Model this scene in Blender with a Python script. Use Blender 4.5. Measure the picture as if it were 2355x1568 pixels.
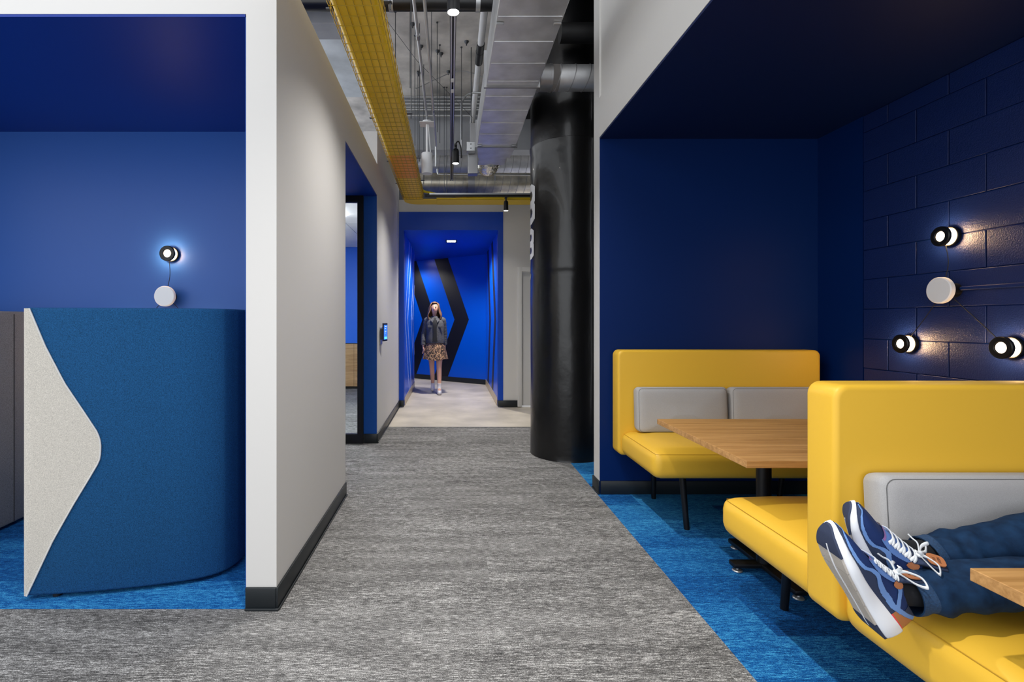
import bpy, bmesh, math, random
from mathutils import Vector, Matrix
for o in list(bpy.data.objects): bpy.data.objects.remove(o, do_unlink=True)
S = bpy.context.scene
C = S.collection
PI = math.pi
# ------------------------------------------------------------------ camera
cam = bpy.data.cameras.new('camera'); camo = bpy.data.objects.new('camera', cam); C.objects.link(camo)
camo.location = (0, 0, 1.32); camo.rotation_euler = (PI/2, 0, 0)
cam.sensor_fit = 'HORIZONTAL'; cam.sensor_width = 36.0; cam.lens = 36.0*1150/2355
cam.shift_x = (1177.5-1036)/2355; cam.shift_y = -44/2355
cam.clip_start = .02
S.camera = camo
# ------------------------------------------------------------------ world and exposure
w = bpy.data.worlds.new('world'); S.world = w; w.use_nodes = True
bgn = w.node_tree.nodes['Background']; bgn.inputs[0].default_value = (.93, .96, 1, 1); bgn.inputs[1].default_value = 1.35
S.view_settings.view_transform = 'Standard'; S.view_settings.look = 'None'
S.view_settings.exposure = 0.6; S.view_settings.gamma = 1.0
S.view_settings.use_curve_mapping = False

def light(name, kind, loc, energy, col=(1, 1, 1), size=.03, aim=None, angle=120, blend=.6, sx=None, sy=None):
    l = bpy.data.lights.new(name, kind); l.energy = energy; l.color = col
    if kind == 'AREA':
        l.shape = 'RECTANGLE'; l.size = sx; l.size_y = sy
    else:
        l.shadow_soft_size = size
    if kind == 'SPOT': l.spot_size = math.radians(angle); l.spot_blend = blend
    o = bpy.data.objects.new(name, l); C.objects.link(o); o.location = loc
    if aim is not None:
        o.rotation_euler = (Vector(aim)-Vector(loc)).to_track_quat('-Z', 'Y').to_euler()
    return o

# ------------------------------------------------------------------ helpers
def lin(c):
    return tuple(((v/255)/12.92 if v/255 <= .04045 else ((v/255+.055)/1.055)**2.4) for v in c)+(1,)

class Nt:
    def __init__(s, m): s.t = m.node_tree; s.n = s.t.nodes
    def new(s, k, **kw):
        x = s.n.new(k)
        for a, b in kw.items(): setattr(x, a, b)
        return x
    def link(s, a, b): s.t.links.new(a, b)

MATS = {}
def mat(name, rgb, rough=.6, metal=0, spec=.5, bump=None, var=None, emit=None, coat=0, stretch=None, alpha=None, trans=0):
    if name in MATS: return MATS[name]
    m = bpy.data.materials.new(name); m.use_nodes = True; MATS[name] = m
    nt = Nt(m); b = nt.n['Principled BSDF']; col = lin(rgb)
    b.inputs['Base Color'].default_value = col; b.inputs['Roughness'].default_value = rough
    b.inputs['Metallic'].default_value = metal; b.inputs['Specular IOR Level'].default_value = spec
    b.inputs['Coat Weight'].default_value = coat
    b.inputs['Transmission Weight'].default_value = trans
    if emit: b.inputs['Emission Color'].default_value = lin(emit[0]); b.inputs['Emission Strength'].default_value = emit[1]
    if bump or var:
        g = nt.new('ShaderNodeNewGeometry'); mp = nt.new('ShaderNodeMapping')
        nt.link(g.outputs['Position'], mp.inputs['Vector'])
        if stretch: mp.inputs['Scale'].default_value = stretch
    if var:
        nz = nt.new('ShaderNodeTexNoise'); nz.inputs['Scale'].default_value = var[0]; nz.inputs['Detail'].default_value = 5
        nt.link(mp.outputs[0], nz.inputs['Vector'])
        cr = nt.new('ShaderNodeValToRGB'); nt.link(nz.outputs['Fac'], cr.inputs[0])
        a = var[1]; hi = var[2] if len(var) > 2 else tuple(min(255, v*(1+a)+a*12) for v in rgb)
        cr.color_ramp.elements[0].color = lin(tuple(v*(1-a) for v in rgb)); cr.color_ramp.elements[1].color = lin(hi)
        cr.color_ramp.elements[0].position = .3; cr.color_ramp.elements[1].position = .7
        nt.link(cr.outputs[0], b.inputs['Base Color'])
    if bump:
        nz = nt.new('ShaderNodeTexNoise'); nz.inputs['Scale'].default_value = bump[0]; nz.inputs['Detail'].default_value = 3
        nt.link(mp.outputs[0], nz.inputs['Vector'])
        bp = nt.new('ShaderNodeBump'); bp.inputs['Strength'].default_value = bump[1]; bp.inputs['Distance'].default_value = bump[2] if len(bump) > 2 else .004
        nt.link(nz.outputs['Fac'], bp.inputs['Height']); nt.link(bp.outputs[0], b.inputs['Normal'])
    return m

def carpet(name, stops, tint):
    m = bpy.data.materials.new(name); m.use_nodes = True; MATS[name] = m
    nt = Nt(m); b = nt.n['Principled BSDF']; b.inputs['Roughness'].default_value = .95; b.inputs['Specular IOR Level'].default_value = .15
    g = nt.new('ShaderNodeNewGeometry'); oi = nt.new('ShaderNodeObjectInfo')
    def noise(sc, scale, detail, off):
        mp = nt.new('ShaderNodeMapping'); mp.inputs['Scale'].default_value = sc; mp.inputs['Location'].default_value = off
        nt.link(g.outputs['Position'], mp.inputs['Vector'])
        if True:
            ad = nt.new('ShaderNodeVectorMath', operation='ADD'); sc2 = nt.new('ShaderNodeVectorMath', operation='SCALE')
            cb = nt.new('ShaderNodeCombineXYZ'); nt.link(oi.outputs['Random'], cb.inputs[2]); nt.link(cb.outputs[0], sc2.inputs[0]); sc2.inputs['Scale'].default_value = 37
            nt.link(mp.outputs[0], ad.inputs[0]); nt.link(sc2.outputs[0], ad.inputs[1])
        n = nt.new('ShaderNodeTexNoise'); n.inputs['Scale'].default_value = scale; n.inputs['Detail'].default_value = detail; n.inputs['Roughness'].default_value = .6
        nt.link(ad.outputs[0], n.inputs['Vector']); return n.outputs['Fac']
    a = noise((26, 250, 1), 1, 3, (0, 0, 0)); c = noise((220, 330, 1), 1, 2, (3, 5, 0)); d = noise((1.6, 12, 1), 1, 3, (7, 1, 0))
    def math_(op, x, y):
        q = nt.new('ShaderNodeMath', operation=op)
        for i, v in enumerate((x, y)):
            if isinstance(v, (int, float)): q.inputs[i].default_value = v
            else: nt.link(v, q.inputs[i])
        return q.outputs[0]
    v = math_('ADD', math_('MULTIPLY', a, .46), math_('MULTIPLY', c, .40)); v = math_('ADD', v, math_('MULTIPLY', d, .14))
    r = math_('MULTIPLY', math_('SUBTRACT', oi.outputs['Random'], .5), tint); v = math_('ADD', v, r)
    cr = nt.new('ShaderNodeValToRGB'); nt.link(v, cr.inputs[0])
    e = cr.color_ramp.elements
    e[0].position, e[0].color = stops[0][0], lin(stops[0][1]); e[1].position, e[1].color = stops[-1][0], lin(stops[-1][1])
    for p, cc in stops[1:-1]:
        q = e.new(p); q.color = lin(cc)
    nt.link(cr.outputs[0], b.inputs['Base Color'])
    bp = nt.new('ShaderNodeBump'); bp.inputs['Strength'].default_value = .5; bp.inputs['Distance'].default_value = .003
    nt.link(c, bp.inputs['Height']); nt.link(bp.outputs[0], b.inputs['Normal'])
    return m

def wood(name, dark, light_, axis='X'):
    m = bpy.data.materials.new(name); m.use_nodes = True; MATS[name] = m
    nt = Nt(m); b = nt.n['Principled BSDF']; b.inputs['Roughness'].default_value = .42; b.inputs['Specular IOR Level'].default_value = .3
    g = nt.new('ShaderNodeNewGeometry'); mp = nt.new('ShaderNodeMapping'); mp.inputs['Scale'].default_value = (1.6, 42, 42) if axis == 'X' else (1.3, 20, 20)
    nt.link(g.outputs['Position'], mp.inputs['Vector'])
    n = nt.new('ShaderNodeTexNoise'); n.inputs['Scale'].default_value = 1; n.inputs['Detail'].default_value = 6; n.inputs['Roughness'].default_value = .65; n.inputs['Distortion'].default_value = .5
    nt.link(mp.outputs[0], n.inputs['Vector'])
    cr = nt.new('ShaderNodeValToRGB'); nt.link(n.outputs['Fac'], cr.inputs[0])
    cr.color_ramp.elements[0].position = .3; cr.color_ramp.elements[0].color = lin(dark)
    cr.color_ramp.elements[1].position = .68; cr.color_ramp.elements[1].color = lin(light_)
    nt.link(cr.outputs[0], b.inputs['Base Color'])
    return m

class MB:
    def __init__(s): s.bm = bmesh.new()
    def box(s, x0, x1, y0, y1, z0, z1, bev=0, seg=3, mi=0):
        v = [s.bm.verts.new(p) for p in ((x0, y0, z0), (x1, y0, z0), (x1, y1, z0), (x0, y1, z0), (x0, y0, z1), (x1, y0, z1), (x1, y1, z1), (x0, y1, z1))]
        fs = [s.bm.faces.new([v[i] for i in q]) for q in ((0, 3, 2, 1), (4, 5, 6, 7), (0, 1, 5, 4), (1, 2, 6, 5), (2, 3, 7, 6), (3, 0, 4, 7))]
        for f in fs: f.material_index = mi
        if bev:
            es = list({e for f in fs for e in f.edges})
            bmesh.ops.bevel(s.bm, geom=es, offset=bev, segments=seg, profile=.5, affect='EDGES')
        return s
    def grid(s, rows, cu=False, cv=False, mi=0, caps=False):
        vs = [[s.bm.verts.new(p) for p in r] for r in rows]; n = len(vs); k = len(vs[0])
        for i in range(n if cv else n-1):
            for j in range(k if cu else k-1):
                q = (vs[i][j], vs[i][(j+1) % k], vs[(i+1) % n][(j+1) % k], vs[(i+1) % n][j])
                try: f = s.bm.faces.new(q); f.material_index = mi
                except ValueError: pass
        if caps:
            for r in (list(reversed(vs[0])), vs[-1]):
                try: f = s.bm.faces.new(r); f.material_index = mi
                except ValueError: pass
        return s
    def tube(s, pts, r, seg=8, closed=False, mi=0):
        P = [Vector(p) for p in pts]; n = len(P); R = r if isinstance(r, (list, tuple)) else [r]*n
        rows = []; up = None
        for i, p in enumerate(P):
            a = P[i-1] if (i > 0 or closed) else p; b = P[(i+1) % n] if (i < n-1 or closed) else p
            d = (b-a).normalized()
            if up is None:
                up = Vector((0, 0, 1)) if abs(d.z) < .9 else Vector((1, 0, 0))
            side = d.cross(up).normalized(); up = side.cross(d).normalized()
            rows.append([p+side*math.cos(2*PI*j/seg)*R[i]+up*math.sin(2*PI*j/seg)*R[i] for j in range(seg)])
        return s.grid(rows, cu=True, cv=closed, mi=mi, caps=not closed)
    def cyl(s, p0, p1, r, seg=24, r2=None, mi=0):
        return s.tube([p0, p1], [r, r if r2 is None else r2], seg, mi=mi)
    def lathe(s, prof, o, d, seg=32, mi=0, caps=True):
        o = Vector(o); d = Vector(d).normalized(); up = Vector((0, 0, 1)) if abs(d.z) < .9 else Vector((1, 0, 0))
        a = d.cross(up).normalized(); b = a.cross(d)
        rows = [[o+d*h+a*math.cos(2*PI*j/seg)*r+b*math.sin(2*PI*j/seg)*r for j in range(seg)] for r, h in prof]
        return s.grid(rows, cu=True, mi=mi, caps=caps)
    def poly(s, pts, off, mi=0):
        off = Vector(off); n = len(pts)
        a = [s.bm.verts.new(Vector(p)) for p in pts]; b = [s.bm.verts.new(Vector(p)+off) for p in pts]
        s.bm.faces.new(a).material_index = mi; s.bm.faces.new(list(reversed(b))).material_index = mi
        for i in range(n):
            s.bm.faces.new((a[i], b[i], b[(i+1) % n], a[(i+1) % n])).material_index = mi
        return s
    def ball(s, c, r, sc=(1, 1, 1), seg=16, mi=0):
        c = Vector(c); rows = []
        n = seg//2
        for i in range(1, n):
            th = PI*i/n
            rows.append([c+Vector((r*sc[0]*math.sin(th)*math.cos(2*PI*j/seg), r*sc[1]*math.sin(th)*math.sin(2*PI*j/seg), r*sc[2]*math.cos(th))) for j in range(seg)])
        return s.grid(rows, cu=True, caps=True, mi=mi)

ORI = {}
def harden(me):
    n = [Vector() for _ in me.vertices]
    for p in me.polygons:
        for v in p.vertices: n[v] += p.normal*p.area**1.5
    me.normals_split_custom_set_from_vertices([tuple(v.normalized()) if v.length > 0 else (0, 0, 1) for v in n])
def obj(name, mb, m, parent=None, sharp=35, ori=None, wn=False):
    me = bpy.data.meshes.new(name)
    if isinstance(mb, MB):
        bmesh.ops.recalc_face_normals(mb.bm, faces=mb.bm.faces); mb.bm.to_mesh(me); mb.bm.free()
    else:
        me = mb
    for q in (m if isinstance(m, (list, tuple)) else [m]): me.materials.append(q)
    o = bpy.data.objects.new(name, me); C.objects.link(o)
    if parent is not None:
        o.parent = parent; ORI[o] = ORI.get(parent, Vector())
    else:
        ORI[o] = Vector()
        if ori is not None:
            o.location = ori; ORI[o] = Vector(ori)
    if ORI[o].length > 0: me.transform(Matrix.Translation(-ORI[o]))
    me.polygons.foreach_set('use_smooth', [True]*len(me.polygons))
    if wn: harden(me)
    else: me.set_sharp_from_angle(angle=math.radians(sharp))
    return o
def tag(o, label, cat, group=None):
    o['label'] = label; o['category'] = cat
    if group: o['group'] = group
    return o
def thing(name, label, cat, loc=(0, 0, 0), group=None):
    o = bpy.data.objects.new(name, None); C.objects.link(o); o.location = loc; o.empty_display_size = .1
    ORI[o] = Vector(loc); return tag(o, label, cat, group)
def struct(name, mb, m, label=None, cat=None):
    o = obj(name, mb, m); o['kind'] = 'structure'
    o['label'] = label or name.replace('_', ' '); o['category'] = cat or name.split('_')[0]
    return o
def B(*a, **k): return MB().box(*a, **k)
def copy_tree(o, parent=None):
    c = o.copy(); C.objects.link(c); c.parent = parent
    for ch in list(o.children): copy_tree(ch, c)
    return c
def smooth_path(pts, n=10, closed=False):
    P = [Vector(p) for p in pts]; out = []; k = len(P)
    for i in range(k if closed else k-1):
        p0 = P[i-1] if (i > 0 or closed) else P[i]; p1 = P[i]; p2 = P[(i+1) % k]; p3 = P[(i+2) % k] if (i+2 < k or closed) else P[(i+1) % k]
        for j in range(n):
            t = j/n
            out.append(.5*((2*p1)+(p2-p0)*t+(2*p0-5*p1+4*p2-p3)*t*t+(3*p1-p0-3*p2+p3)*t**3))
    if not closed: out.append(P[-1])
    return out
def text_mesh(body, size, depth):
    cu = bpy.data.curves.new('lettering', 'FONT'); cu.body = body; cu.size = size; cu.extrude = depth; cu.align_x = 'CENTER'; cu.align_y = 'CENTER'; cu.resolution_u = 2
    o = bpy.data.objects.new('lettering', cu); C.objects.link(o)
    dg = bpy.context.evaluated_depsgraph_get(); me = bpy.data.meshes.new_from_object(o.evaluated_get(dg))
    bpy.data.objects.remove(o, do_unlink=True); return me

# ------------------------------------------------------------------ materials
white = mat('white_paint', (207, 205, 202), .55, bump=(260, .05, .001))
whiteb = mat('white_trim', (212, 211, 209), .5, bump=(260, .04, .001))
navy = mat('navy_paint', (0, 32, 88), .5, spec=.15, bump=(240, .06, .001))
navyc = mat('navy_ceiling', (3, 26, 74), .5, spec=.25, bump=(240, .06, .001))
nookb = mat('royal_paint', (40, 86, 164), .4, spec=.3, bump=(240, .05, .001))
nookc = mat('royal_ceiling', (0, 48, 142), .42, spec=.3, bump=(240, .05, .001))
portal = mat('cobalt_paint', (0, 66, 180), .4, spec=.3, bump=(240, .04, .001))
portal2 = mat('cobalt_gloss', (0, 82, 205), .3, spec=.35, bump=(240, .03, .001))
revb = mat('reveal_blue', (4, 72, 150), .42, spec=.3, bump=(240, .05, .001))
blackp = mat('black_stripe_paint', (8, 9, 13), .45, bump=(240, .05, .001))
whitel = mat('white_line_paint', (190, 205, 250), .4)
basem = mat('black_rubber_base', (22, 28, 32), .38, bump=(60, .05, .001))
tanb = mat('base_strip_reflection_tan', (190, 172, 140), .35, metal=.3, bump=(90, .05, .001))  # tan stands in for the floor mirrored in the metal base
conc = mat('concrete_floor', (186, 178, 164), .5, var=(1.8, .1), bump=(30, .08, .002))
deckm = mat('concrete_deck', (205, 201, 195), .8, var=(2.6, .16), bump=(9, .35, .01))
deckl = mat('daylit_concrete', (196, 202, 206), .75, var=(2, .12), bump=(7, .25, .008))  # paler bluish deck colour, daylight from the left painted in
blackdeck = mat('black_ceiling_paint', (9, 9, 11), .6, bump=(8, .3, .01))
colm = mat('black_gloss_column', (10, 10, 12), .3, bump=(8, .32, .012), coat=.15, stretch=(1, 1, .9))
galv = mat('galvanised_steel', (206, 207, 209), .42, metal=.8, var=(6, .07), bump=(25, .04, .002))
galvd = mat('galvanised_seam', (150, 150, 152), .4, metal=.85, bump=(25, .05, .002))
emt = mat('conduit_steel', (190, 192, 194), .35, metal=.8, bump=(40, .03, .001))
rodm = mat('threaded_rod', (92, 94, 98), .5, metal=.7, bump=(300, .3, .001))
foil = mat('crinkled_foil', (215, 214, 208), .25, metal=.95, bump=(22, .9, .02))
yel = mat('yellow_tray_paint', (246, 204, 14), .42, bump=(30, .04, .001))
yelw = mat('yellow_wire_paint', (186, 150, 12), .4, bump=(60, .03, .001))
orange = mat('liner_tinted_orange', (246, 166, 14), .42, bump=(30, .06, .002))
ycab = mat('yellow_cable', (226, 206, 40), .5, bump=(60, .05, .001))
blackm = mat('black_metal', (16, 16, 18), .4, metal=.3, bump=(120, .05, .001))
blackpl = mat('black_plastic', (14, 14, 15), .45, bump=(120, .05, .001))
whitem = mat('white_powder_coat', (232, 233, 235), .45, bump=(200, .04, .001))
glow = mat('lamp_diffuser', (255, 240, 220), .5, emit=((255, 206, 150), 70))
glowf = mat('lamp_front_lens', (255, 240, 220), .5, emit=((255, 226, 190), 8))
glowc = mat('spot_lens', (255, 255, 255), .5, emit=((255, 250, 242), 20))
glowp = mat('downlight_lens', (255, 255, 255), .5, emit=((255, 248, 236), 18))
vinyl = mat('yellow_vinyl', (224, 178, 56), .42, spec=.35, bump=(420, .05, .0008))
seam = mat('yellow_seam', (186, 140, 20), .6, bump=(400, .1, .0005))
greyf = mat('grey_weave', (168, 167, 167), .9, spec=.2, var=(900, .05), bump=(900, .4, .001), stretch=(1, 1, .45))
greys = mat('grey_piping', (104, 104, 104), .9, bump=(650, .4, .001))
feltb = mat('blue_felt', (24, 70, 112), .95, spec=.15, var=(260, .2), bump=(320, .5, .002))
feltg = mat('grey_felt', (140, 139, 137), .95, spec=.15, var=(260, .14), bump=(320, .5, .002))
feltw = mat('oatmeal_felt', (192, 187, 178), .95, spec=.15, var=(260, .1), bump=(320, .5, .002))
oak = wood('oak_laminate', (146, 102, 54), (198, 152, 96))
oakw = wood('oak_panel', (150, 112, 72), (206, 168, 122), 'W')
gcar = carpet('grey_carpet', [(.36, (34, 34, 35)), (.5, (104, 103, 102)), (.64, (206, 205, 203))], .015)
bcar = carpet('blue_carpet', [(.34, (3, 20, 58)), (.5, (10, 84, 152)), (.65, (74, 168, 216))], .12)
glass = mat('clear_glass', (236, 244, 246), .02, trans=1.0)
MATS['clear_glass'].node_tree.nodes['Principled BSDF'].inputs['IOR'].default_value = 1.02
tile_w = mat('ceiling_tile', (228, 228, 232), .85, bump=(180, .3, .002))

# ------------------------------------------------------------------ floor
floor = struct('floor', B(-6, 4.2, -4, 13.2, -.2, -.008), conc, 'concrete slab with grey and blue carpet planks laid on it', 'floor')
PK = {}
def planks(x0, x1, y0, y1, m, seed, lx=1.0, ly=.25):
    rnd = random.Random(seed); y = y0
    while y < y1-1e-4:
        h = min(ly, y1-y); x = x0-rnd.choice((0, .25, .5, .75))*lx
        while x < x1-1e-4:
            a = max(x, x0); b = min(x+lx, x1)
            if b-a > .01:
                k = (round(b-a, 3), round(h, 3), m.name)
                if k not in PK:
                    mb = B(-(b-a)/2, (b-a)/2, -h/2, h/2, -.008, 0); me = bpy.data.meshes.new('carpet_plank'); mb.bm.to_mesh(me); mb.bm.free(); me.materials.append(m); PK[k] = me
                o = bpy.data.objects.new('carpet_plank', PK[k]); C.objects.link(o); o.parent = floor; o.location = ((a+b)/2, y+h/2, rnd.uniform(-.0006, 0))
            x += lx
        y += ly
planks(-4.2, 1.125, .8, 2.30, gcar, 3)
planks(-.80, 1.125, 2.30, 6.27, gcar, 4)
planks(1.125, 2.82, .35, 3.843, bcar, 18)
planks(1.125, 2.82, 3.843, 5.9, bcar, 6)
planks(-4.2, -.94, 2.30, 3.695, bcar, 7)
planks(-3.4, -.95, 5.45, 9.87, gcar, 8)
planks(-2.1, -.80, 3.81, 5.45, gcar, 9)
bk = obj('carpet', B(-4.2, 1.125, -3.5, .8, -.008, -.0002), gcar, floor); bk['kind'] = 'stuff'
bk = obj('carpet', B(1.125, 2.82, -3.5, .35, -.008, -.0002), bcar, floor); bk['kind'] = 'stuff'
obj('transition_strip', B(-.80, 1.3, 6.262, 6.278, -.008, .002), basem, floor)

# ------------------------------------------------------------------ walls
WT = 3.04; HD = 2.724
wl = struct('wall_left', B(-.94, -.80, 2.30, 3.81, 0, WT), white, 'white corridor wall ending beside the blue booth nook', 'wall')
obj('nook_face', B(-.945, -.94, 2.305, 3.70, .0, HD), nookb, wl)
struct('wall_nook_header', B(-4.4, -.94, 2.30, 2.44, HD+.012, WT), white, 'white header above the blue booth nook', 'wall')
struct('wall_nook_back', B(-4.4, -.94, 3.695, 3.81, 0, WT), nookb, 'royal blue back wall of the booth nook', 'wall')
struct('wall_nook_side', B(-4.4, -4.25, 2.44, 3.695, 0, WT), nookb, 'royal blue side wall of the booth nook', 'wall')
struct('ceiling_nook', B(-4.4, -.945, 2.302, 3.70, HD, HD+.012), nookc, 'dark blue ceiling of the booth nook', 'ceiling')
struct('baseboard_left', MB().box(-.80, -.79, 2.29, 3.81, 0, .102, .003, 2).box(-.94, -.80, 2.288, 2.30, 0, .102, .003, 2).box(-.79, -.782, 2.284, 3.81, 0, .012, .004, 2).box(-.94, -.785, 2.278, 2.29, 0, .012, .004, 2), basem, 'black rubber base of the white corridor wall', 'baseboard')
# doorway to the meeting room
struct('wall_left_header', B(-.94, -.80, 3.81, 5.46, 2.702, WT), white, 'white wall above the recessed doorway', 'wall')
struct('trim_1', B(-2.1, -.802, 3.81, 5.45, 2.69, 2.702), nookc, 'blue soffit over the recessed doorway', 'trim')
struct('wall_recess_side', B(-2.2, -2.1, 3.81, 5.50, 0, WT), white, 'white side wall of the recessed doorway', 'wall')
wf = struct('wall_left_far', B(-.95, -.80, 5.46, 7.785, 0, 3.40), white, 'white corridor wall beyond the recessed doorway', 'wall')
obj('blue_reveal', B(-.945, -.803, 5.45, 5.46, .1, 2.69), revb, wf)
struct('baseboard_left_far', MB().box(-.80, -.79, 5.44, 7.785, 0, .102, .003, 2).box(-.94, -.80, 5.438, 5.45, 0, .102, .003, 2).box(-.79, -.783, 5.434, 7.785, 0, .012, .003, 2), basem, 'black rubber base of the far corridor wall', 'baseboard')
d1 = struct('door_1', MB().box(-1.01, -.945, 5.42, 5.48, 0, 2.69).box(-2.1, -2.03, 5.42, 5.48, 0, 2.69).box(-2.03, -1.01, 5.42, 5.48, 0, .10).box(-2.03, -1.01, 5.42, 5.48, 2.62, 2.69), blackm, 'black framed full height glass door', 'door')
obj('glass_pane', B(-2.03, -1.01, 5.446, 5.454, .10, 2.62), glass, d1)
obj('pull_handle', MB().tube([(-1.95, 5.42, .9), (-1.95, 5.38, .9), (-1.95, 5.38, 1.25), (-1.95, 5.42, 1.25)], .01), emt, d1)
# meeting room
struct('wall_room_back', B(-3.5, -.86, 9.9, 10.02, 0, 2.9), mat('azure_paint', (0, 104, 226), .5, bump=(240, .05, .001)), 'bright blue far wall of the meeting room', 'wall')
wn = struct('trim_2', B(-3.5, -1.1, 9.87, 9.9, .0, .90), blackpl, 'oak panel along the meeting room wall', 'trim')
for i in range(3): obj('oak_panel', B(-3.5+.8*i, -2.703+.8*i, 9.85, 9.87, .05, .885, .002, 1), oakw, wn)
struct('wall_room_front', B(-3.5, -2.1, 5.42, 5.5, 0, 2.9), white, 'meeting room wall beside the glass door', 'wall')
struct('wall_room_side', B(-3.6, -3.5, 5.42, 10.02, 0, 2.9), white, 'meeting room side wall', 'wall')
rc = struct('ceiling_room', B(-3.5, -.95, 5.5, 9.9, 2.80, 2.86), mat('grid_grey', (190, 191, 196), .6, bump=(200, .05, .001)), 'white tiled meeting room ceiling', 'ceiling')
for i in range(4):
    for j in range(7):
        obj('ceiling_tile', B(-3.36+.6*i+.004, -2.76+.6*i-.004, 5.6+.6*j+.004, 6.2+.6*j-.004, 2.786, 2.80, .002, 1), tile_w, rc)
# far wall and the blue portal
wfar = struct('wall_far', MB().box(-.80, 3.2, 7.785, 7.93, 3.03, 3.22).box(.819, 1.05, 7.785, 7.93, 0, 3.03).box(1.05, 1.98, 7.785, 7.93, 2.17, 3.03).box(1.98, 3.2, 7.785, 7.93, 0, 3.03), white, 'white far wall around the blue portal', 'wall')
struct('trim_3', MB().box(-.80, -.724, 7.775, 7.93, .1, 3.03).box(.738, .819, 7.775, 7.93, .1, 3.03).box(-.724, .738, 7.775, 7.93, 2.748, 3.03), portal, 'cobalt blue flat frame of the portal', 'trim')
struct('baseboard_far', MB().box(-.80, -.722, 7.762, 7.785, 0, .1, .003, 2).box(.736, 1.04, 7.762, 7.785, 0, .1, .003, 2), basem, 'black rubber base beside the portal', 'baseboard')
d2 = struct('door_2', MB().box(1.04, 1.11, 7.76, 7.93, 0, 2.17, .004, 2).box(1.92, 1.99, 7.76, 7.93, 0, 2.17, .004, 2).box(1.11, 1.92, 7.76, 7.93, 2.10, 2.17, .004, 2), whiteb, 'white door and frame behind the black column', 'door')
obj('door_leaf', B(1.115, 1.915, 7.82, 7.86, .012, 2.095), whiteb, d2)
obj('door_handle', MB().tube([(1.85, 7.82, 1.0), (1.85, 7.77, 1.0), (1.75, 7.77, 1.0)], .009), emt, d2)
tl = struct('wall_tunnel_left', B(-.86, -.73, 7.93, 10.1, 0, 2.76), portal2, 'glossy cobalt portal wall with white chevron lines', 'wall')
tr = struct('wall_tunnel_right', B(.745, .87, 7.93, 10.6, 0, 2.76), portal2, 'glossy cobalt portal wall with black chevron stripes', 'wall')
obj('base_strip', MB().box(-.73, -.722, 7.93, 10.1, .012, .12, .002, 1).box(-.73, -.72, 7.93, 10.1, 0, .012), [tanb], tl)
obj('base_strip', MB().box(.737, .745, 7.93, 10.5, .012, .12, .002, 1).box(.735, .745, 7.93, 10.5, 0, .012), [tanb], tr)
ZA = 1.36
def chev_side(x, off, y0, wd, sh, parent, m, name):
    pts = []
    def yy(z): return y0+sh*abs(z-ZA)/1.36
    z0, z1 = .13, 2.74
    ring = [(x, yy(z0), z0), (x, yy(ZA), ZA), (x, yy(z1), z1), (x, yy(z1)+wd, z1), (x, yy(ZA)+wd, ZA), (x, yy(z0)+wd, z0)]
    mb = MB()
    mb.poly([ring[0], ring[1], ring[4], ring[5]], (off, 0, 0)); mb.poly([ring[1], ring[2], ring[3], ring[4]], (off, 0, 0))
    obj(name, mb, m, parent)
chev_side(.745, -.003, 8.16, .32, .62, tr, blackp, 'black_stripe'); chev_side(.745, -.003, 9.22, .34, .55, tr, blackp, 'black_stripe')
chev_side(-.73, .003, 8.03, .035, .85, tl, whitel, 'white_line'); chev_side(-.73, .003, 8.50, .035, .85, tl, whitel, 'white_line')
def chev_cut(y0):   # lines that run off the end of the side wall
    def zz(y): return 1.36*(y-y0)/.85
    ye = 10.09; h = zz(ye); mb = MB()
    for s in (-1, 1):
        mb.poly([(-.73, y0, ZA), (-.73, y0+.03, ZA), (-.73, ye, ZA+s*(h-.03)), (-.73, ye, ZA+s*h)], (.003, 0, 0))
    obj('white_line', mb, whitel, tl)
chev_cut(9.26); chev_cut(9.65)
struct('ceiling_tunnel', MB().box(-.86, .9, 7.93, 10.02, 2.748, 2.80).box(-2.3, .9, 10.02, 12.9, 2.748, 2.80), portal, 'blue ceiling of the portal passage', 'ceiling')
A0 = Vector((.80, 10.52, 0)); tb = Vector((-.79779514, .60292861, 0)); nb = Vector((.60292861, .79779514, 0))
def bw(u, z, d=0): return A0+tb*u+Vector((0, 0, z))-nb*d
wb = struct('wall_tunnel_back', MB().poly([bw(-.1, 0), bw(3.6, 0), bw(3.6, 2.76), bw(-.1, 2.76)], nb*.1), portal2, 'angled cobalt wall with two black chevrons', 'wall')
for k in range(2):
    s = .93*k; mb = MB()
    for z1, zm in ((2.745, 1.37), (.1, 1.37)):
        mb.poly([bw(1.075+s, z1, .0005), bw(1.462+s, z1, .0005), bw(.89+s, zm, .0005), bw(.502+s, zm, .0005)], -nb*.002)
    obj('black_chevron', mb, blackp, wb)
struct('baseboard_tunnel', MB().poly([bw(-.02, 0), bw(3.6, 0), bw(3.6, .1), bw(-.02, .1)], -nb*.012), basem, 'black rubber base under the black chevrons', 'baseboard')
struct('wall_tunnel_end', B(-2.3, -2.2, 10.02, 12.9, 0, 2.76), portal, 'blue wall closing the side passage', 'wall')
struct('wall_tunnel_return', B(-2.3, -.86, 10.02, 10.1, 0, 2.76), portal, 'blue wall at the turn of the passage', 'wall')
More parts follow.
